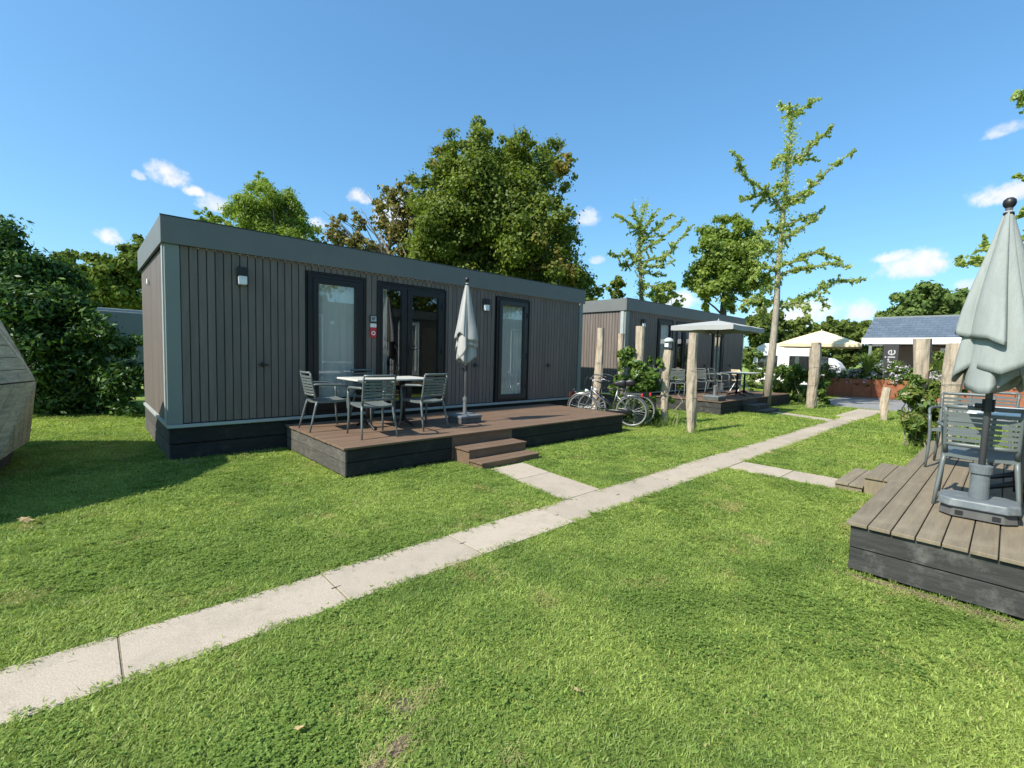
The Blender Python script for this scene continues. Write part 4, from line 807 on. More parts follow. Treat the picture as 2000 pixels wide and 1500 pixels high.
# fence wires between the posts
def wire(a, b, label, sag=.03):
    pts = [tuple(Vector(a).lerp(Vector(b), t/8)+Vector((0, 0, -sag*sin(pi*t/8)))) for t in range(9)]
    tag(MB().tube(pts, .0035, 5).build('fence_wire', M['wire']), label, 'wire', 'fence wires')
wire((9.236, 4.36, .76), (9.77, 5.25, .70), 'lower wire between the tallest bare post and the lantern post')
wire((9.236, 4.36, 1.32), (9.77, 5.25, 1.30), 'upper wire between the tallest bare post and the lantern post')
wire((9.77, 5.40, .70), (9.42, 5.70, .74), 'lower wire from the lantern post into the vine')
wire((9.77, 5.40, 1.30), (9.42, 5.70, 1.34), 'upper wire from the lantern post into the vine')
# grey lantern on its post
ln = thing('garden_lantern', 'grey hooded lantern mounted on top of a wooden post', 'lantern', (9.80, 5.327, 1.70))
MB().lathe([(0, .0), (.05, .0), (.06, .02), (.06, .05), (.045, .06), (0, .06)], n=14).build('foot', M['darkpole'], ln)
MB().lathe([(0, .06), (.075, .062), (.075, .20), (0, .202)], n=14).build('housing', M['alu'], ln, smooth=False)
MB().lathe([(0, .202), (.115, .202), (.112, .235), (.085, .275), (.04, .30), (0, .305)], n=16).build('hood', M['chairpale'], ln, smooth=True)
MB().box(-.105, -.074, -.05, .04, .09, .17).build('side_lens', M['white'], ln, bevel=.005)
# street lantern behind the second chalet
sl3 = thing('street_lamp', 'old-style street lantern showing above the roof of the second chalet', 'street lamp', (20.2, 11.6, 0))
MB().tube([(0, 0, 0), (0, 0, 3.55)], [.06, .04], 10).build('pole', M['iron'], sl3)
MB().lathe([(0, 3.55), (.06, 3.55), (.10, 3.62), (.16, 3.98), (0, 3.985)], n=8).build('glass', M['glass'], sl3)
MB().lathe([(0, 3.985), (.30, 3.99), (.24, 4.05), (.08, 4.14), (.03, 4.22), (0, 4.24)], n=12).build('hood', M['iron'], sl3)

# hose hanging on a tap stand
hs = thing('hose_stand', 'red hose coiled on a low tap stand at the right end of the long chalet', 'hose', (8.62, 7.16, 0))
MB().tube([(-.04, 0, 0), (-.04, 0, .72)], .016, 8).tube([(.045, 0, 0), (.045, 0, .66)], .014, 8).build('stand', M['darkpole'], hs)
for k in range(4): MB().ring((0.0+.006*k, -.04+.012*k, .60-.008*k), (0.15*k-.2, 1, .1), .095-.006*k, .012, 24, 6).build('coil', M['orange'], hs, smooth=True)
MB().lathe([(0, 0), (.03, 0), (.03, .03), (.012, .05), (0, .05)], (.05, -.03, .70), 10).tube([(.05, -.02, .69), (.05, -.11, .67), (.05, -.12, .62)], .012, 8).build('tap', M['alu'], hs)

# ================================================================== BICYCLES
def bicycle(loc, rz, tilt, frame_mat, label, ladies, seed):
    T = thing('bicycle', label, 'bicycle', loc, 0, 'bicycles leaning by the posts'); T.rotation_euler = (tilt, 0, rz); T.rotation_mode = 'XYZ'
    R = .345; wb = 1.08
    for (x, nm) in ((0, 'rear'), (wb, 'front')):
        W = MB().ring((x, 0, R), (0, 1, 0), R-.022, .019, 40, 8).build('wheel', M['tyre'], T, smooth=True)
        MB().ring((x, 0, R), (0, 1, 0), R-.044, .010, 40, 6).build('rim', M['steel'], W, smooth=True)
        MB().ring((x, .004, R), (0, 1, 0), R-.030, .0165, 40, 6).build('tyre_wall', M['tyrew'], W, smooth=True)
        sp = MB()
        for k in range(28):
            th = 2*pi*k/28; th2 = th+(.5 if k % 2 else -.5); yy = .025*(1 if k % 4 < 2 else -1)
            sp.tube([(x+.022*cos(th2), yy, R+.022*sin(th2)), (x+(R-.05)*cos(th), 0, R+(R-.05)*sin(th))], .0022, 3, cap=False)
        sp.build('spokes', M['steel'], W)
        MB().tube([(x, -.05, R), (x, .05, R)], .024 if x else .034, 10).build('hub', M['alu'], W)
        mg = MB(); vs = []; fs = []; a0, a1 = (RAD(-25), RAD(115)) if x == 0 else (RAD(20), RAD(175))
        a0, a1 = (RAD(60), RAD(200)) if x == 0 else (RAD(35), RAD(190))
        if x == 0: a0, a1 = RAD(45), RAD(195)
        for i in range(19):
            th = a0+(a1-a0)*i/18
            for (yy, rr) in ((-.026, R+.006), (-.018, R+.022), (.018, R+.022), (.026, R+.006)): vs.append((x+rr*cos(th), yy, R+rr*sin(th)))
        if x: vs = [(2*x-v[0], v[1], v[2]) for v in vs]
        for i in range(18):
            for q in range(3): fs.append((i*4+q, i*4+q+1, i*4+5+q, i*4+4+q))
        mg.add(vs, fs); mg.build('mudguard', frame_mat if not ladies else M['steel'], T, smooth=True)
    bb = (.44, 0, .285); st = (.30, 0, .80); hd0 = (.90, 0, .66); hd1 = (.865, 0, .86); fk = (1.0, 0, .50)
    fr = MB(); fr.tube([bb, st], .016, 8); fr.tube([hd0, hd1], .019, 8)
    if ladies: fr.tube([bb, (.70, 0, .44), hd0], .018, 8); fr.tube([(.40, 0, .42), (.68, 0, .60), (.875, 0, .79)], .014, 8)
    else: fr.tube([bb, hd0], .018, 8); fr.tube([(.32, 0, .76), (.872, 0, .81)], .015, 8)
    for s_ in (-1, 1):
        fr.tube([bb, (0, s_*.06, R)], .010, 6); fr.tube([(.335, 0, .70), (0, s_*.06, R)], .009, 6)
    fr.build('frame', frame_mat, T, smooth=True)
    fo = MB()
    for s_ in (-1, 1): fo.tube([(.895, s_*.045, .68), (.93, s_*.05, .58), (1.0, s_*.055, .44), (wb, s_*.055, R)], .011, 6)
    fo.tube([(.895, -.05, .68), (.895, .05, .68)], .016, 6); fo.build('fork', frame_mat, T, smooth=True)
    hb = MB(); hb.tube([(.865, 0, .84), (.845, 0, 1.02)], .013, 8)
    hb.tube([(.62, -.29, 1.02), (.74, -.30, 1.06), (.86, -.22, 1.09), (.90, -.06, 1.04), (.90, .06, 1.04), (.86, .22, 1.09), (.74, .30, 1.06), (.62, .29, 1.02)], .011, 8); hb.build('handlebar', M['steel'], T, smooth=True)
    for s_ in (-1, 1):
        MB().tube([(.56, s_*.285, 1.00), (.68, s_*.295, 1.04)], .017, 8).build('grip', M['black'], T, smooth=True)
        MB().tube([(.78, s_*.27, 1.07), (1.0, s_*.14, 1.06), (1.06, s_*.06, .90), (.93, s_*.03, .70)], .004, 5).build('brake_cable', M['black'], T)
    MB().tube([(.30, 0, .80), (.285, 0, .90)], .013, 8).build('seat_post', M['steel'], T)
    sd_ = MB(); sd_.tube([(.12, 0, .935), (.18, 0, .95), (.27, 0, .945), (.36, 0, .94), (.43, 0, .935)], [.06, .10, .075, .035, .025], 10, .45); sd_.build('saddle', M['black'], T, smooth=True)
    rk = MB()
    for s_ in (-1, 1):
        rk.tube([(-.20, s_*.055, .735), (.24, s_*.055, .735)], .007, 6); rk.tube([(-.02, s_*.06, R), (-.10, s_*.058, .735)], .006, 6); rk.tube([(.02, s_*.06, R), (.10, s_*.058, .735)], .006, 6)
    for xx in (-.18, -.06, .06, .18): rk.tube([(xx, -.055, .735), (xx, .055, .735)], .005, 6)
    rk.build('rack', M['steel'] if ladies else M['bikeblack'], T)
    cg = MB(); cg.tube([(-.03, .065, R), (.2, .07, .33), (.46, .07, .30), (.53, .07, .285)], [.05, .045, .085, .05], 10, .22); cg.build('chain_guard', M['bikeblack'], T, smooth=True)
    pd = MB(); pd.tube([(.44, -.08, .285), (.44, .08, .285)], .012, 6); pd.tube([(.44, .085, .285), (.53, .09, .14)], .009, 6); pd.tube([(.44, -.085, .285), (.35, -.09, .43)], .009, 6)
    pd.box(.49, .57, .09, .17, .125, .15); pd.box(.31, .39, -.17, -.09, .42, .445); pd.build('pedals', M['bikeblack'], T)
    hl = MB(); hl.tube([(.94, 0, .74), (1.0, 0, .755), (1.02, 0, .757)], [.02, .038, .036], 10); hl.build('headlight', M['white'], T, smooth=True)
    MB().box(-.235, -.20, -.05, .05, .69, .745).build('tail_light', M['red'], T, bevel=.004)
    return T
ang = math.atan2(6.62-5.65, 8.30-8.73)
bicycle((8.77, 5.56, .02), ang, RAD(-9), M['steel'], 'silver bicycle parked nearest the deck corner, white rear wheel showing whole', True, 1)
bicycle((9.16, 5.60, .02), ang+.02, RAD(-8), M['bikeblack'], 'dark bicycle with red tail light behind the silver bicycle', False, 2)
# ================================================================== TIMBER DOME (left edge)
def dome(cx, cy, R, label):
    T = thing('timber_dome', label, 'dome hut', (cx, cy, 0))
    n = 12; a0 = RAD(-7.0)
    def ringp(r, z, off): return [Vector((r*cos(a0+2*pi*(k+off)/n), r*sin(a0+2*pi*(k+off)/n), z)) for k in range(n)]
    r0, r1, r2_, top = ringp(R*.985, .27, .5), ringp(R*1.03, 1.08, .0), ringp(R*.77, 2.75, .5), Vector((0, 0, 3.6))
    tris = []
    for k in range(n):
        k1 = (k+1) % n
        tris += [(r0[k], r0[(k-1) % n], r1[k]), (r0[k], r1[k], r1[k1]), (r1[k], r2_[k], r1[k1]), (r2_[(k-1) % n], r2_[k], r1[k]), (r2_[k], r2_[k1], top)]
    C = Vector((0, 0, .9))
    for ti, (A, B_, C_) in enumerate(tris):
        nrm = (B_-A).cross(C_-A).normalized()
        if nrm.dot((A+B_+C_)/3-C) < 0: A, B_ = B_, A; nrm = -nrm
        cen = (A+B_+C_)/3; tri = [cen+(p-cen)*.985 for p in (A, B_, C_)]
        bk = MB().prism([p-nrm*.03 for p in tri], -nrm*.03).build('panel', M['core'], T)
        # planks parallel to the longest visible edge B-C
        e = (tri[2]-tri[1]).normalized(); h = nrm.cross(e); base = tri[1]
        H_ = (tri[0]-base).dot(h); sgn = 1 if H_ > 0 else -1; H_ = abs(H_); wv = .15; nn = max(1, round(H_/wv))
        for q in range(nn):
            t0, t1 = q/nn+.004/H_, (q+1)/nn-.004/H_
            P = [tri[1].lerp(tri[0], t0), tri[2].lerp(tri[0], t0), tri[2].lerp(tri[0], min(t1, .995)), tri[1].lerp(tri[0], min(t1, .995))]
            off = nrm*rng.uniform(-.003, .003)
            MB().prism([p-nrm*.028+off for p in P], nrm*.028).build('plank', M['domewood'], bk)
    m = MB()
    for k in range(n):
        a, b = r0[k], r0[(k+1) % n]
        a2, b2 = Vector((a.x*.93, a.y*.93, 0)), Vector((b.x*.93, b.y*.93, 0))
        m.add([a2, b2, Vector((b.x*.96, b.y*.96, .26)), Vector((a.x*.96, a.y*.96, .26))], [(0, 1, 2, 3)])
    m.build('plinth', M['skirt_side'], T)
    return T
dome(-3.07, 8.15, 2.60, 'faceted hut of weathered planks cut off by the left edge')

# ================================================================== FAR RIGHT: planters, tiled building, caravans
def planter(x, y, rz, L, label, nf, seed, flowers=True):
    T = thing('rust_planter', label, 'planter', (x, y, 0), rz, 'rusted steel planters'); h = .82
    m = MB(); m.box(-L/2, L/2, -.45, -.44, 0, h).box(-L/2, L/2, .44, .45, 0, h).box(-L/2, -L/2+.01, -.438, .438, 0, h).box(L/2-.01, L/2, -.438, .438, 0, h)
    m.build('trough', M['rust'], T)
    MB().box(-L/2+.02, L/2-.02, -.43, .43, h-.1, h-.05).build('soil', M['core'], T)
    for q in (-1, 0, 1): MB().box(q*L*.32-.02, q*L*.32+.02, -.468, -.452, 0.02, h-.02).build('rib', M['rust'], T)
    rs = np.random.RandomState(seed)
    bl = [(x+cos(rz)*u, y+sin(rz)*u, h+rs.uniform(.0, .38), rs.uniform(.30, .5)) for u in np.linspace(-L/2+.2, L/2-.2, 6)]
    p = thing('planting', 'leafy planting with blooms filling the planter: '+label.split(' planter')[0], 'plant', (x, y, h-.05))
    bl += [(x+cos(rz)*u+sin(rz)*.42, y+sin(rz)*u-cos(rz)*.42, h-rs.uniform(.0, .25), rs.uniform(.14, .26)) for u in rs.uniform(-L/2+.1, L/2-.1, 5)]
    V = blob_leaves(bl, nf, .11, .45, seed, up=.6)-np.array([x, y, h-.05]); link(quads_mesh('foliage', V, M['lf_vine']), 'foliage', p)
    if flowers:
        V = blob_leaves([(a, b, c+.14, r*.9) for a, b, c, r in bl], nf//3, .07, .9, seed+1, up=1)-np.array([x, y, h-.05]); link(quads_mesh('blooms', V, M['flower']), 'blooms', p)
planter(25.6, 4.95, RAD(-60), 2.3, 'left rusted planter under the parasol edge', 9000, 1)
planter(26.0, 2.55, RAD(-85), 2.3, 'middle rusted planter in front of the banner', 9000, 2)
planter(25.8, .05, RAD(-92), 2.4, 'right rusted planter mostly behind the posts', 4000, 3)
# ornamental grasses
def reeds(x, y, z, n, h, label, seed):
    rs = np.random.RandomState(seed); T = thing('ornamental_grass', label, 'plant', (x, y, z), 0, 'ornamental grasses in planters'); V = []
    for _ in range(n):
        a = rs.uniform(0, 6.28); s_ = rs.uniform(.1, .75)*h*.6; hh = h*rs.uniform(.6, 1.1); w_ = .012
        p = [np.array([cos(a)*s_*t**1.6*.9+rs.uniform(-.0, .0), sin(a)*s_*t**1.6*.9, hh*(t-.25*t**3)]) for t in (0, .35, .7, 1)]; sd_ = np.array([-sin(a), cos(a), 0])*w_
        for i in range(3): V.append([p[i]-sd_, p[i]+sd_, p[i+1]+sd_*.7, p[i+1]-sd_*.7])
    link(quads_mesh('blades', np.array(V), M['reed']), 'blades', T)
reeds(25.6, 4.3, .8, 260, 1.5, 'tall arching grass in the rusted planter left of the banner', 1)
reeds(26.0, 1.9, .8, 260, 1.6, 'tall arching grass in front of the brown wall', 2)
reeds(25.9, 3.4, .8, 160, 1.1, 'lower grass tuft between the two tall ones in the planters', 3)

B = thing('tiled_building', 'low brown building with blue-grey tiled roof and white eaves', 'building', (29.0, 5.0, 0), RAD(-90+2))
# local x runs away to the right along the front, local -y faces us
Lb = 12.0
MB().box(.9, Lb, 1.6, 7, 0, 2.45).build('wall', M['brickwall'], B)
MB().box(-.2, Lb, -.02, .02, 2.50, 2.80).build('eave_board', M['white'], B)
MB().box(-.2, -.16, .022, 4.2, 2.50, 2.80).build('eave_board', M['white'], B)
MB().box(-.15, Lb, .03, 4.2, 2.50, 2.54).build('soffit', M['white'], B)
rbm = MB(); rbm.prism([(-.15, .0, 2.80), (-.15, 4.2, 2.80), (-.15, 3.0, 4.0), (-.15, 2.9, 4.02)][:3], (Lb+.15, 0, 0)); rbm.build('roof', M['rooftile'], B)
tl = .34; sl_len = math.hypot(3.0, 1.2); rows = 9; ang_r = math.atan2(1.2, 3.0)
tme = MB().prism([(0, 0, 0), (tl-.006, 0, 0), (tl-.006, sl_len/rows, 0), (0, sl_len/rows, 0)], (0, 0, .022)).mesh('roof_tile', M['rooftile'])
cnt = 0
for r in range(rows):
    for c in range(int(Lb/tl)):
        if cnt >= 300: break
        t = r/rows; o = place(tme, 'roof_tile', B, (-.15+(c+.5*(r % 2))*tl, .0+3.0*t-.01*sin(ang_r), 2.80+1.2*t+.012), 0); o.rotation_euler = (ang_r-.03, 0, 0); cnt += 1
MB().box(-.2, Lb, 2.95, 3.08, 3.99, 4.06).build('ridge', M['trim'], B)
for xx in (.1, 3.6, 7.2): MB().box(xx, xx+.12, .06, .18, 0, 2.50).build('column', M['trim'], B)
wn = MB(); wn.box(4.6, 4.72, 1.50, 1.60, .9, 2.35).box(5.9, 6.02, 1.50, 1.60, .9, 2.35).box(4.72, 5.9, 1.50, 1.60, 2.23, 2.35).box(4.72, 5.9, 1.50, 1.60, .9, 1.02); W_ = wn.build('window', M['white'], B)
MB().box(4.72, 5.9, 1.55, 1.56, 1.02, 2.23).build('pane', M['glass'], W_)
wn = MB(); wn.box(2.7, 2.84, 1.46, 1.60, .1, 2.35).box(2.84, 3.6, 1.46, 1.60, 2.22, 2.35).box(3.6, 3.74, 1.46, 1.60, .1, 2.35); W_ = wn.build('door', M['white'], B)
MB().box(2.84, 3.6, 1.52, 1.56, .1, 2.22).build('door_leaf', M['core'], W_)
# banner with vertical lettering
bn = thing('banner', 'black upright banner with grey lettering under the building eaves', 'banner', (28.6, 3.95, 0), RAD(-88))
MB().box(-.28, .28, -.01, .01, .85, 2.47).build('cloth', M['flag'], bn)
MB().tube([(-.31, 0, 0), (-.31, 0, 2.45)], .02, 8).build('pole', M['iron'], bn)
tx = bpy.data.curves.new('lettering', 'FONT'); tx.body = 'erie'; tx.size = .62; tx.extrude = .004; tx.materials.append(M['letter'])
t0_ = bpy.data.objects.new('lettering_curve', tx); to = bpy.data.objects.new('lettering', bpy.data.meshes.new_from_object(t0_)); COL.objects.link(to); to.parent = bn; to.location = (.17, -.016, 1.24); to.rotation_euler = (RAD(90), RAD(-90), 0)

def caravan(loc, rz, L, W_, h, label, roofc=None, cat='caravan', body='white'):
    T = thing('caravan', label, cat, loc, rz)
    pr_ = [(-L/2, 0, .35), (L/2, 0, .35), (L/2+.05, 0, 1.2), (L/2-.15, 0, h-.25), (L/2-.5, 0, h), (-L/2+.5, 0, h), (-L/2+.15, 0, h-.2), (-L/2-.05, 0, 1.2)]
    MB().prism([(x, -W_/2, z) for x, _, z in pr_], (0, W_, 0)).build('body', M[body], T, bevel=.04)
    for x in (-L*.27, L*.22):
        f_ = MB().box(x-.45, x+.45, -W_/2-.02, -W_/2-.004, 1.15, 1.8).build('window', M['black'], T, bevel=.01)
        MB().box(x-.40, x+.40, -W_/2-.03, -W_/2-.022, 1.2, 1.75).build('pane', M['glass'], f_)
    MB().box(-L/2+.3, L/2-.3, -W_/2-.012, -W_/2-.002, .95, 1.0).build('stripe', M['alu'], T)
    for x in (-.35, .35):
        wl = MB().ring((x, -W_/2+.1, .3), (0, 1, 0), .24, .08, 20, 8).build('wheel', M['tyre'], T, smooth=True)
        MB().tube([(x, -W_/2+.06, .3), (x, -W_/2+.14, .3)], .17, 14).build('rim', M['alu'], wl)
    if roofc: MB().box(-L/2+.4, L/2-.4, -W_/2+.1, W_/2-.1, h+.002, h+.08).build('roof_cover', roofc, T, bevel=.02)
    return T
caravan((27.4, 8.2, 0), RAD(-72), 2.9, 2.1, 2.42, 'white caravan between the bushes and the sand-yellow parasol')
caravan((31.2, 8.2, 0), RAD(-84), 3.6, 2.1, 1.75, 'low white trailer seen under the sand-yellow parasol')
caravan((24.2, 12.4, 0), RAD(-20), 3.6, 2.0, 2.1, 'pale blue-white caravan roof beyond the end of the second chalet')
caravan((1.1, 19.2, 0), RAD(12), 5.4, 2.2, 2.5, 'grey caravan roof between the laurel hedge and the long chalet', M['strip'], body='trim')

# ================================================================== TREES
def trunk_obj(T, pts, rad, mat, name='trunk', n=10, seed=0):
    rs = np.random.RandomState(seed); ph = rs.uniform(0, 6)
    return MB().tube(pts, rad, n, jitter=lambda i, k: 1+.08*sin(3*2*pi*k/n+ph+i*.7)).build(name, mat, T, smooth=True)
def tree(name, label, cat, blobs, base, n, size, mat, bark, r0, limbs, seed, aspect=.7, sub=9, csize=.38, group=None, shell=.55, zfork=.35, up=.5, kind=None, droop=.25):
    rs = np.random.RandomState(seed); B_ = np.array(blobs); T = thing(name, label, cat, (base[0], base[1], 0), 0, group)
    if kind: T['kind'] = kind
    if base[0] > 24 or kind: base = (B_[:, 0].mean(), B_[:, 1].mean())
    T.location = (base[0], base[1], 0)
    b = np.array([base[0], base[1], 0.0]); zt = B_[:, 2].max(); c = B_[:, :3].mean(0)
    fork = np.array([(base[0]*2+c[0])/3, (base[1]*2+c[1])/3, zt*zfork])
    tp = [tuple(np.array([base[0], base[1], -.1])-b), tuple((b+fork)/2-b+rs.normal(size=3)*.05), tuple(fork-b), tuple((fork+c)/2-b), tuple(c-b)]
    trunk_obj(T, tp, [r0*1.25, r0, r0*.8, r0*.5, r0*.12], bark, seed=seed)
    order = np.argsort(-B_[:, 3])[:limbs]
    for k in order:
        t = rs.uniform(0, 1); st = fork*(1-t)+c*t; st = st if t < .8 else fork
        pts = wobble(st-b, B_[k, :3]-b, rs, 5); r = r0*.32*rs.uniform(.6, 1.1)
        trunk_obj(T, pts, list(np.linspace(r, r*.15, len(pts))), bark, 'branch', 6, seed)
    V = blob_leaves(blobs, n, size, aspect, seed, sub, csize, shell=shell, up=up, droop=droop)-b
    o = link(quads_mesh('crown', V, mat), 'crown', T)
    return T
DT = DATA
bb_ = DT['big']
BIG = tree('maple_tree', 'big dense olive-green tree towering behind the long chalet, a few orange leaves in it', 'tree', bb_, (15.6, 14.6), 210000, .13, M['lf_big'], M['bark'], .38, 26, 3, .8, 15, .40, shell=.15)
rs_ = np.random.RandomState(9)
for (p0, p1) in (((14.9, 15.2, 8.5), (14.2, 15.6, 11.7)), ((15.2, 15.1, 8.8), (14.7, 15.4, 11.3)), ((15.6, 14.4, 8.4), (15.9, 14.3, 10.9))):
    pts = wobble(np.array(p0)-np.array([15.6, 14.6, 0]), np.array(p1)-np.array([15.6, 14.6, 0]), rs_, 6, .1)
    MB().tube(pts, list(np.linspace(.035, .008, 7)), 6).build('branch', M['bark'], BIG)
    for q in range(5):
        s0 = np.array(pts[2+q % 4]); MB().tube([tuple(s0), tuple(s0+rs_.normal(size=3)*.3+np.array([0, 0, .5]))], [.012, .004], 5).build('branch', M['bark'], BIG)
SPA = tree('thin_tree', 'thin brownish tree, half bare, left of the big olive tree', 'tree', DT['sparse'], (13.2, 20.8), 8500, .19, M['lf_sparse'], M['bark'], .22, 18, 4, .8, 20, .30, shell=.15, zfork=.45)
bs = np.array(DT['sparse']); rs_ = np.random.RandomState(5)
for k in range(26):                                            # bare twigs fanning out
    b_ = bs[rs_.randint(0, 12)]; p0 = np.array([13.2, 20.8, 4.5])*.35+b_[:3]*.65; p1 = b_[:3]+unit(rs_.normal(size=(1, 3)))[0]*b_[3]*1.1+np.array([0, 0, b_[3]*.7])
    pts = wobble(p0-np.array([13.2, 20.8, 0]), p1-np.array([13.2, 20.8, 0]), rs_, 4, .12)
    MB().tube(pts, list(np.linspace(.045, .01, 5)), 5).build('branch', M['bark'], SPA)
tree('round_tree', 'bright round-topped tree rising over the left half of the long chalet', 'tree', DT['round'], (7.6, 23.2), 60000, .14, M['lf_round'], M['bark'], .28, 10, 6, .42, 12, .34, shell=.4, droop=.6)
tree('young_tree', 'little leafy treetop just left of the bright round-topped tree', 'tree', DT['small'], (4.6, 23.6), 4000, .17, M['lf_round'], M['bark'], .12, 5, 7, .5, 10, .33, droop=.5)
tree('laurel_hedge', 'tall dark glossy laurel hedge behind the timber dome, left of the long chalet', 'hedge', DT['hedge'], (-1.2, 11.0), 190000, .115, M['lf_hedge'], M['bark'], .012, 0, 8, .40, 18, .42, shell=.05, zfork=.2, up=.35, droop=.35)
tree('far_wood', 'distant wooded slope behind the laurel hedge', 'trees', DT['forest'], (10, 40), 26000, .36, M['lf_dark'], M['bark'], .3, 4, 9, .8, 12, .38, kind='stuff')
tree('hill_tree', 'large round green tree behind the tiled roof', 'tree', DT['hilltree'], (54, 10), 30000, .38, M['lf_far'], M['bark'], .5, 8, 10, .8, 14, .34, shell=.4)
tree('far_tree', 'dark green tree beyond the end of the second chalet roof', 'tree', DT['farR'], (31, 14), 24000, .26, M['lf_dark'], M['bark'], .3, 6, 11, .8, 12, .36)
tree('far_tree', 'brownish-green tree line above the white caravan and yellow parasol', 'tree', DT['farR2'], (38, 13), 34000, .28, M['lf_dark'], M['bark'], .3, 6, 12, .8, 12, .36)
tree('wooded_hill', 'far blue-green wooded ridge left and right of the tiled roof', 'trees', DT['hill'], (68, 16), 18000, .5, M['lf_dark'], M['bark'], .3, 2, 13, .8, 12, .4, kind='stuff')
tree('shade_tree', 'spreading yellow-green tree behind the second chalet, left of the tall gappy one', 'tree', DT['mid'], (25.0, 10.6), 34000, .15, M['lf_round'], M['bark'], .22, 14, 14, .75, 12, .32, shell=.3, zfork=.42)
tree('young_tree', 'small bushy treetop over the left corner of the second chalet', 'tree', DT['bitsA'], (21.6, 15.0), 1800, .17, M['lf_dark'], M['bark'], .08, 4, 15, .7, 10, .33)
tree('young_tree', 'low green treetop showing over the middle of the second chalet roof', 'tree', DT['bitsB'], (22.8, 13.0), 2200, .17, M['lf_ginkgo'], M['bark'], .08, 5, 16, .7, 10, .33)

def ginkgo(name, label, d, r0, size, dens, seed, bark, group='open-branched young trees', rl=.16):
    rs = np.random.RandomState(seed); tk = [np.array(p) for p in d['trunk']]; b = np.array([tk[0][0], tk[0][1], 0]); T = thing(name, label, 'tree', tuple(b), 0, group)
    tk[0][2] = -.05; n = len(tk)
    trunk_obj(T, [tuple(p-b) for p in tk], list(np.linspace(r0, r0*.1, n)), bark, seed=seed)
    P = []; sc = []
    def along(pts, rad, dn, t0=0.0, taper=True):
        for a, c in zip(pts, pts[1:]):
            L = np.linalg.norm(c-a); k = int(L*dn)
            t = rs.uniform(0, 1, k)[:, None]; q = a*(1-t)+c*t
            P.append(q+rs.normal(size=(k, 3))*rad*rs.choice([.4, .8, 1.2], (k, 1))); sc.append(np.ones(k))
    TW = MB()
    for L in d['limbs']:
        pts = [np.array(p) for p in L]; 
        fine = [pts[0]]
        for a, c in zip(pts, pts[1:]): fine += [a*.5+c*.5+rs.normal(size=3)*.04, c]
        trunk_obj(T, [tuple(p-b) for p in fine], list(np.linspace(r0*.26, .008, len(fine))), bark, 'branch', 6, seed)
        m = len(fine)
        for i in range(m-1):
            w_ = rl*(1.25-.75*(i/(m-1))); along(fine[i:i+2], w_*.6, dens*.35)
            seg = fine[i+1]-fine[i]; Ls = np.linalg.norm(seg); dirn = seg/max(Ls, 1e-6)
            for _ in range(int(Ls*11)+1):                           # leafy spur twigs
                s0 = fine[i]+seg*rs.uniform(); dr = unit((rs.normal(size=(1, 3))+dirn*.6))[0]; e = s0+dr*w_*rs.uniform(1.0, 4.2)
                TW.tube([tuple(s0-b), tuple(e-b)], [.006, .003], 3, cap=False); along([s0, e], .022, dens*.62)
            if rs.uniform() < .7 and i < m-2:                     # side spray
                s0 = fine[i]*.5+fine[i+1]*.5; dr = unit(rs.normal(size=(1, 3)))[0]; dr[2] = abs(dr[2])*.5-.15; e = s0+dr*rs.uniform(.35, .8)*rl*4.5
                MB().tube([tuple(s0-b), tuple((s0+e)/2-b+np.array([0, 0, .05])), tuple(e-b)], [.02, .012, .005], 5).build('branch', bark, T); along([s0, e], rl*.55, dens*.8)
    # leaves close round the upper trunk
    zz = [p[2] for p in tk]; z0 = zz[0]+(zz[-1]-zz[0])*.42
    up_ = [p for p in tk if p[2] > z0]; along(up_, rl*1.5, dens*1.3)
    tag(TW.build('twigs', bark, T), kind='stuff')
    P = np.concatenate(P); k = len(P); N = unit(rs.normal(size=(k, 3))+np.array([0, 0, .3]))
    link(quads_mesh('crown', leaf_cards(P-b, N, size, .85, rs, .2), M['lf_ginkgo']), 'crown', T)
ginkgo('ginkgo_tree', 'tall gappy tree with long leaf-clad limbs, standing at the far end of the second deck', DT['gk1'], .13, .068, 300, 1, M['barkpale'], rl=.085)
ginkgo('ginkgo_tree', 'smaller gappy tree behind the left part of the second chalet', DT['gk2'], .12, .088, 200, 2, M['bark'], rl=.11)
ginkgo('ginkgo_tree', 'tree outside the right edge whose leafy limb tips reach in behind the near parasol', DT['gk3'], .2, .10, 230, 3, M['bark'], rl=.10)

# ------------------------------------------------------------------ climbing plants and bushes
def bush(name, label, cat, blobs, n, size, mat, aspect, seed, stems, sub=10, csize=.34, group=None):
    rs = np.random.RandomState(seed); B_ = np.array(blobs); x, y = B_[:, 0].mean(), B_[:, 1].mean(); b = np.array([x, y, 0]); T = thing(name, label, cat, (x, y, 0), 0, group)
    for k in range(stems):
        q = B_[rs.randint(len(B_))]; p0 = np.array([q[0]*.8+x*.2+rs.normal()*.1, q[1]*.8+y*.2+rs.normal()*.1, 0])
        MB().tube(wobble(p0-b, q[:3]-b+np.array([0, 0, q[3]*.4]), rs, 5, .3), [.014, .012, .010, .008, .006, .004], 5).build('stem', M['barkpale'], T)
    V = blob_leaves(blobs, n, size, aspect, seed, sub, csize, shell=.2, up=.6, droop=.45)-b
    link(quads_mesh('foliage', V, mat), 'foliage', T)
bush('climbing_plant', 'light green climbing plant tangled on the posts behind the bicycles', 'climbing plant', DT['vine'], 15000, .085, M['lf_vine'], .7, 21, 12, 14, .30)
bush('shrub', 'dense mid-green bushes between the second deck and the thick leaning post', 'shrub', DT['bush'], 15000, .10, M['lf_vine'], .6, 22, 10)
bush('climbing_plant', 'curling vine with pale and brownish leaves rambling over the two broad posts', 'climbing plant', DT['vineR'], 9000, .11, M['lf_vineR'], .45, 23, 16, 16, .30)

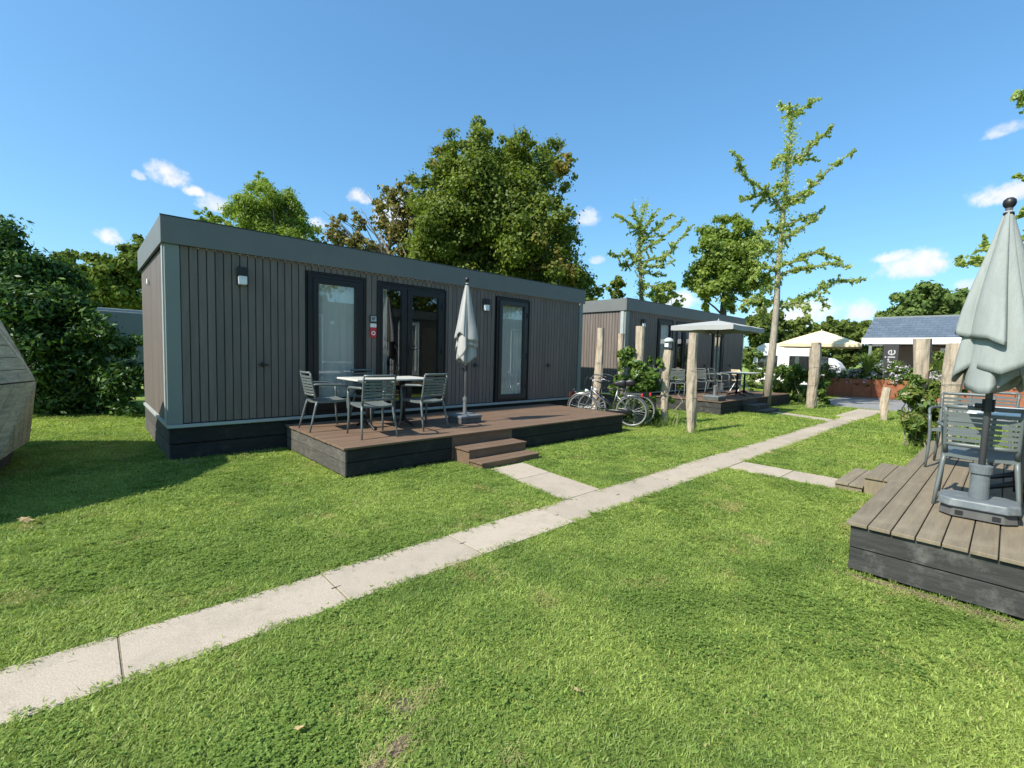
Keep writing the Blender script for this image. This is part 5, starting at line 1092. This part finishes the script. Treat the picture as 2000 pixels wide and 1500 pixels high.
# undergrowth tufts: taller grass at post feet, around the bicycles and along the deck bases
def tall_grass():
    rs = np.random.RandomState(31); V = []
    spots = [(9.236, 4.45, .22, 90, .22), (9.77, 5.3, .35, 220, .30), (9.45, 5.75, .45, 300, .32), (9.3, 6.5, .45, 260, .30), (17.5, 4.35, .35, 120, .25), (15.75, 2.2, .12, 30, .15), (11.5, 1.0, .5, 260, .25), (10.4, 1.0, .4, 160, .2), (10.0, 5.7, .4, 200, .28)]
    for _ in range(420):                                            # stray longer blades creeping over the slab edges and deck feet
        e_ = rs.choice(5); t_ = rs.uniform()
        px, py = [(-1+10*t_**1.3, 2.665), (-1+10*t_**1.3, 3.125), (2.3+5.7*t_, 5.27), (4.12, .7-1.2*t_), (.85+1.4*t_, 7.50)][e_]
        spots.append((px, py, .02, rs.randint(2, 7), rs.uniform(.025, .065)))
    for (x, y, s_, n, h) in spots:
        for _ in range(n):
            px, py = x+rs.normal()*s_*.6, y+rs.normal()*s_*.6; a = rs.uniform(0, 6.28); hh = h*rs.uniform(.4, 1.1); le = hh*rs.uniform(.2, .9); w_ = min(.004, .0012+h*.012); sd_ = np.array([-sin(a), cos(a), 0])*w_
            p = [np.array([px+cos(a)*le*t**2, py+sin(a)*le*t**2, hh*(t-.2*t**3)]) for t in (0, .5, 1)]
            for i in range(2): V.append([p[i]-sd_, p[i]+sd_, p[i+1]+sd_*(.8-.6*i), p[i+1]-sd_*(.8-.6*i)])
    tag(link(quads_mesh('tall_grass', np.array(V), M['blade']), 'tall_grass'), 'longer unmown grass round the post feet', 'grass', kind='stuff')
tall_grass()
def dry_grass():
    rs = np.random.RandomState(44); V = []
    for (x, y, sx_, sy_, n) in ((1.09, 1.70, .055, .030, 150), (.985, 1.70, .06, .06, 60), (.86, 1.53, .08, .04, 110), (.74, 1.48, .09, .05, 160), (1.17, 1.20, .04, .03, 60), (4.03, .25, .05, .35, 700), (4.0, -.3, .06, .3, 300), (1.05, 7.30, .16, .05, 220), (2.15, 5.6, .06, .8, 260), (5.0, 5.2, 1.6, .05, 200)):
        for _ in range(n):
            px, py = x+rs.normal()*sx_, y+rs.normal()*sy_; a = rs.uniform(0, 6.28); L = rs.uniform(.012, .035); le = L*rs.uniform(.8, 1.6); w_ = .0011; sd_ = np.array([-sin(a), cos(a), 0])*w_
            p = [np.array([px+cos(a)*le*t, py+sin(a)*le*t, .004+L*.6*sin(2.2*t)]) for t in (0, .5, 1)]
            for i in range(2): V.append([p[i]-sd_, p[i]+sd_, p[i+1]+sd_*.7, p[i+1]-sd_*.7])
    tag(link(quads_mesh('dry_grass', np.array(V), M['straw']), 'dry_grass'), 'dried straw-coloured grass round the bald spots and deck feet', 'grass', kind='stuff')
dry_grass()

# ================================================================== LAWN
def lawn():
    rs = np.random.RandomState(77)
    tuft_objs = bpy.data.collections.new('grass_tufts')
    for v in range(6):
        V = []
        for _ in range(18):
            px, py = rs.normal(size=2)*.019; a = rs.uniform(0, 6.28); L = rs.uniform(.008, .024); ln_ = rs.uniform(.5, 1.6)*L; w_ = rs.uniform(.0010, .0019)
            if v >= 4: w_ *= 1.9; L *= .8
            sd_ = np.array([-sin(a), cos(a), 0])*w_; p = [np.array([px+cos(a)*ln_*t**1.5, py+sin(a)*ln_*t**1.5, L*(t-.25*t*t)]) for t in (0, .55, 1)]
            V.append([p[0]-sd_, p[0]+sd_, p[1]+sd_*.9, p[1]-sd_*.9]); V.append([p[1]-sd_*.9, p[1]+sd_*.9, p[2]+sd_*.15, p[2]-sd_*.15])
        me = quads_mesh('tuft', np.array(V), M['blade']); me.validate()
        # weld the two halves of a blade so that each blade is one island
        import bmesh
        bm = bmesh.new(); bm.from_mesh(me); bmesh.ops.remove_doubles(bm, verts=bm.verts, dist=1e-5); bm.to_mesh(me); bm.free()
        tuft_objs.objects.link(bpy.data.objects.new('tuft_%d' % v, me))
    for v in range(2):
        V = []
        for _ in range(7):
            px, py = rs.normal(size=2)*.022; hh = rs.uniform(.010, .022); a0 = rs.uniform(0, 6.28); rr = rs.uniform(.004, .008)
            for q in range(3):
                a = a0+q*2.094; d = np.array([cos(a), sin(a), .15]); s2 = np.array([-sin(a), cos(a), 0]); c = np.array([px, py, hh])
                V.append([c, c+d*rr*.9+s2*rr*.75, c+d*rr*1.75, c+d*rr*.9-s2*rr*.75])
        tuft_objs.objects.link(bpy.data.objects.new('tuft_%d' % (6+v), quads_mesh('clover', np.array(V), M['clover'])))
    # points, thinning with distance
    P = []; S = []
    def batch(x0, x1, y0, y1, dens, s_):
        n = int((x1-x0)*(y1-y0)*dens); p = np.stack([rs.uniform(x0, x1, n), rs.uniform(y0, y1, n)], 1); P.append(p); S.append(rs.uniform(.75, 1.25, n)*s_)
    cells = []
    for ix in range(-5, 26):
        for iy in range(-4, 15):
            cx, cy = ix+.5, iy+.5; d = math.hypot(cx, cy)
            az = math.degrees(math.atan2(cy, cx))
            if d > 2.6 and not (-14 < az < 104): continue
            if d < .6: continue
            dens = 3400 if d < 3 else 2600 if d < 4.5 else 1600 if d < 7 else 750 if d < 11 else 330
            s_ = 1.0 if d < 4.5 else 1.15 if d < 7 else 1.5 if d < 11 else 2.1
            batch(ix, ix+1, iy, iy+1, dens, s_)
    P = np.concatenate(P); S = np.concatenate(S); x, y = P[:, 0], P[:, 1]
    wav = lambda a, f, ph: a*(np.sin(x*f+ph)+.6*np.sin(x*f*2.7+ph*2)+.4*np.sin(x*f*6.1+ph))
    je = rs.exponential(.012, len(x))
    keep = ~((y > PW0-.004+np.abs(wav(.018, 3, .4))+je) & (y < PW1+.002-np.abs(wav(.018, 3.7, 2))-je) & (x < 19))
    keep &= ~((x > 15.5) & (x < 19) & (y > 2.6) & (y < 3.37))
    def quad(pts):
        q = np.ones(len(x), bool)
        for (ax, ay), (bx, by) in zip(pts, pts[1:]+pts[:1]): q &= (bx-ax)*(y-ay)-(by-ay)*(x-ax) > .004
        return q
    keep &= ~quad([(3.72, 3.1), (4.37, 3.1), (4.57, 4.66), (3.97, 4.66)]); keep &= ~quad([(14.15, 3.1), (14.75, 3.1), (15.4, 4.8), (14.8, 4.8)]); keep &= ~quad([(6.7, 1.3), (7.3, 1.3), (7.3, 2.7), (6.7, 2.7)])
    R_ = lambda a, b, c, d: (x > a) & (x < b) & (y > c) & (y < d)
    for r in ((2.26, 8.06, 5.31, 7.6), (3.83, 4.95, 4.66, 5.4), (12.8, 18.6, 5.31, 7.6), (4.16, 9.5, -3, .72), (6.72, 7.82, .6, 1.36), (.81, 9.36, 7.54, 10.7), (11.33, 19.88, 7.54, 10.7), (14.35, 15.45, 4.66, 5.4), (17.6, 30, -3, 2.3), (19.1, 30, -3, 5)): keep &= ~R_(*r)
    # bald earth patches
    for (bx, by, br, pw) in ((.985, 1.70, .075, 1.0), (1.10, 1.69, .06, .7), (.86, 1.53, .085, .95), (.75, 1.50, .07, .9), (1.17, 1.2, .05, .8), (1.0, 7.32, .14, .9)):
        if pw: keep &= ~((np.hypot((x-bx)*1.4, y-by) < br*(1+.35*np.sin(9*np.arctan2(y-by, x-bx)))) & (rs.uniform(size=len(x)) < pw))
    keep &= ~(R_(3.97, 4.16, -.6, .7) & (rs.uniform(size=len(x)) < .72))
    P = P[keep]; S = S[keep]; x, y = P[:, 0], P[:, 1]
    nz_ = np.sin(x*2.1+1.3*np.sin(y*1.7))+np.sin(y*2.9+x*1.1+2)+.8*np.sin(x*5.3-y*4.1)+.6*np.sin(x*9.7+y*8.3+1)
    IDX = rs.randint(0, 6, len(x)); cl = (nz_+rs.normal(size=len(x))*1.6 > 2.6) & (np.hypot(x, y) < 8); IDX[cl] = rs.randint(6, 8, cl.sum())
    me = bpy.data.meshes.new('grass'); n = len(P); me.vertices.add(n)
    co = np.zeros((n, 3), np.float32); co[:, :2] = P; co[:, 2] = -.001; me.vertices.foreach_set('co', co.ravel())
    at_ = me.attributes.new('size', 'FLOAT', 'POINT'); at_.data.foreach_set('value', S.astype(np.float32))
    ai_ = me.attributes.new('idx', 'INT', 'POINT'); ai_.data.foreach_set('value', IDX.astype(np.int32))
    o = bpy.data.objects.new('grass', me); COL.objects.link(o); tag(o, 'short mown lawn, green with yellowish patches', 'grass', kind='stuff')
    ng = bpy.data.node_groups.new('lawn_scatter', 'GeometryNodeTree'); ng.interface.new_socket('Geometry', in_out='INPUT', socket_type='NodeSocketGeometry'); ng.interface.new_socket('Geometry', in_out='OUTPUT', socket_type='NodeSocketGeometry')
    gi = ng.nodes.new('NodeGroupInput'); go = ng.nodes.new('NodeGroupOutput'); ip = ng.nodes.new('GeometryNodeInstanceOnPoints'); ci = ng.nodes.new('GeometryNodeCollectionInfo')
    ci.inputs['Collection'].default_value = tuft_objs; ci.inputs['Separate Children'].default_value = True; ip.inputs['Pick Instance'].default_value = True
    na = ng.nodes.new('GeometryNodeInputNamedAttribute'); na.data_type = 'FLOAT'; na.inputs['Name'].default_value = 'size'
    rv = ng.nodes.new('FunctionNodeRandomValue'); rv.data_type = 'FLOAT_VECTOR'; rv.inputs['Min'].default_value = (-.25, -.25, 0); rv.inputs['Max'].default_value = (.25, .25, 6.283)
    nb = ng.nodes.new('GeometryNodeInputNamedAttribute'); nb.data_type = 'INT'; nb.inputs['Name'].default_value = 'idx'
    l = ng.links; l.new([s for s in nb.outputs if s.enabled][0], ip.inputs['Instance Index']); l.new(gi.outputs[0], ip.inputs['Points']); l.new(ci.outputs[0], ip.inputs['Instance']); l.new(rv.outputs[0], ip.inputs['Rotation']); l.new([s for s in na.outputs if s.enabled][0], ip.inputs['Scale']); l.new(ip.outputs[0], go.inputs[0])
    md = o.modifiers.new('Scatter', 'NODES'); md.node_group = ng
    print('grass tufts', n)
lawn()
# dry leaves lying about
def dry_leaf(x, y, rz, s_, label, tilt=.3):
    m = MB(); pts = [(0, -.5), (.18, -.28), (.42, -.2), (.30, .05), (.46, .25), (.2, .28), (0, .55), (-.2, .28), (-.46, .25), (-.30, .05), (-.42, -.2), (-.18, -.28)]
    vs = [(0, 0, .12*s_)]+[(a*s_, b*s_, s_*(.25*abs(a)+.1*b)) for a, b in pts]
    m.add(vs, [(0, 1+i, 1+(i+1) % 12) for i in range(12)]); o = m.build('dry_leaf', M['deadleaf'], loc=(x, y, .034)); o.rotation_euler = (tilt, .1, rz); tag(o, label, 'leaf', 'fallen leaves on the lawn')
dry_leaf(-.40, 5.60, .5, .10, 'orange-brown fallen leaf lying on the grass at the left edge, by the shadow border')
dry_leaf(-.33, 5.52, 2.0, .09, 'pale tan fallen leaf touching the orange-brown one at the left edge')
dry_leaf(1.607, 1.237, 1.2, .045, 'tiny pale leaf on the lawn right of the bald patch')
dry_leaf(.597, 1.839, 2.6, .05, 'pale yellow-green leaf low on the lawn left of the bald patch')

# trees standing behind the opposite chalet
for i, (tx_, ty_, hh, rr) in enumerate(((3.5, -13, 8.5, 2.6), (9.0, -15, 10, 3.2), (16.0, -14, 9, 3.0), (24.0, -15, 10.5, 3.6))):
    rs_ = np.random.RandomState(60+i); bl = [(tx_+rs_.uniform(-1, 1)*rr, ty_+rs_.uniform(-1, 1)*rr*.7, hh-rr*1.1+rs_.uniform(-1.2, 1)*rr, rr*rs_.uniform(.4, .6)) for _ in range(14)]
    tree('backdrop_tree', ['leafy tree behind the opposite chalet, farthest left as mirrored in the windows', 'tall leafy tree behind the middle of the opposite chalet', 'leafy tree past the far end of the opposite chalet', 'tallest leafy tree beyond the near deck'][i], 'tree', bl, (tx_, ty_), 6000, .3, M['lf_dark'], M['bark'], .25, 4, 70+i, .8, 10, .38, group='trees behind the opposite chalet')
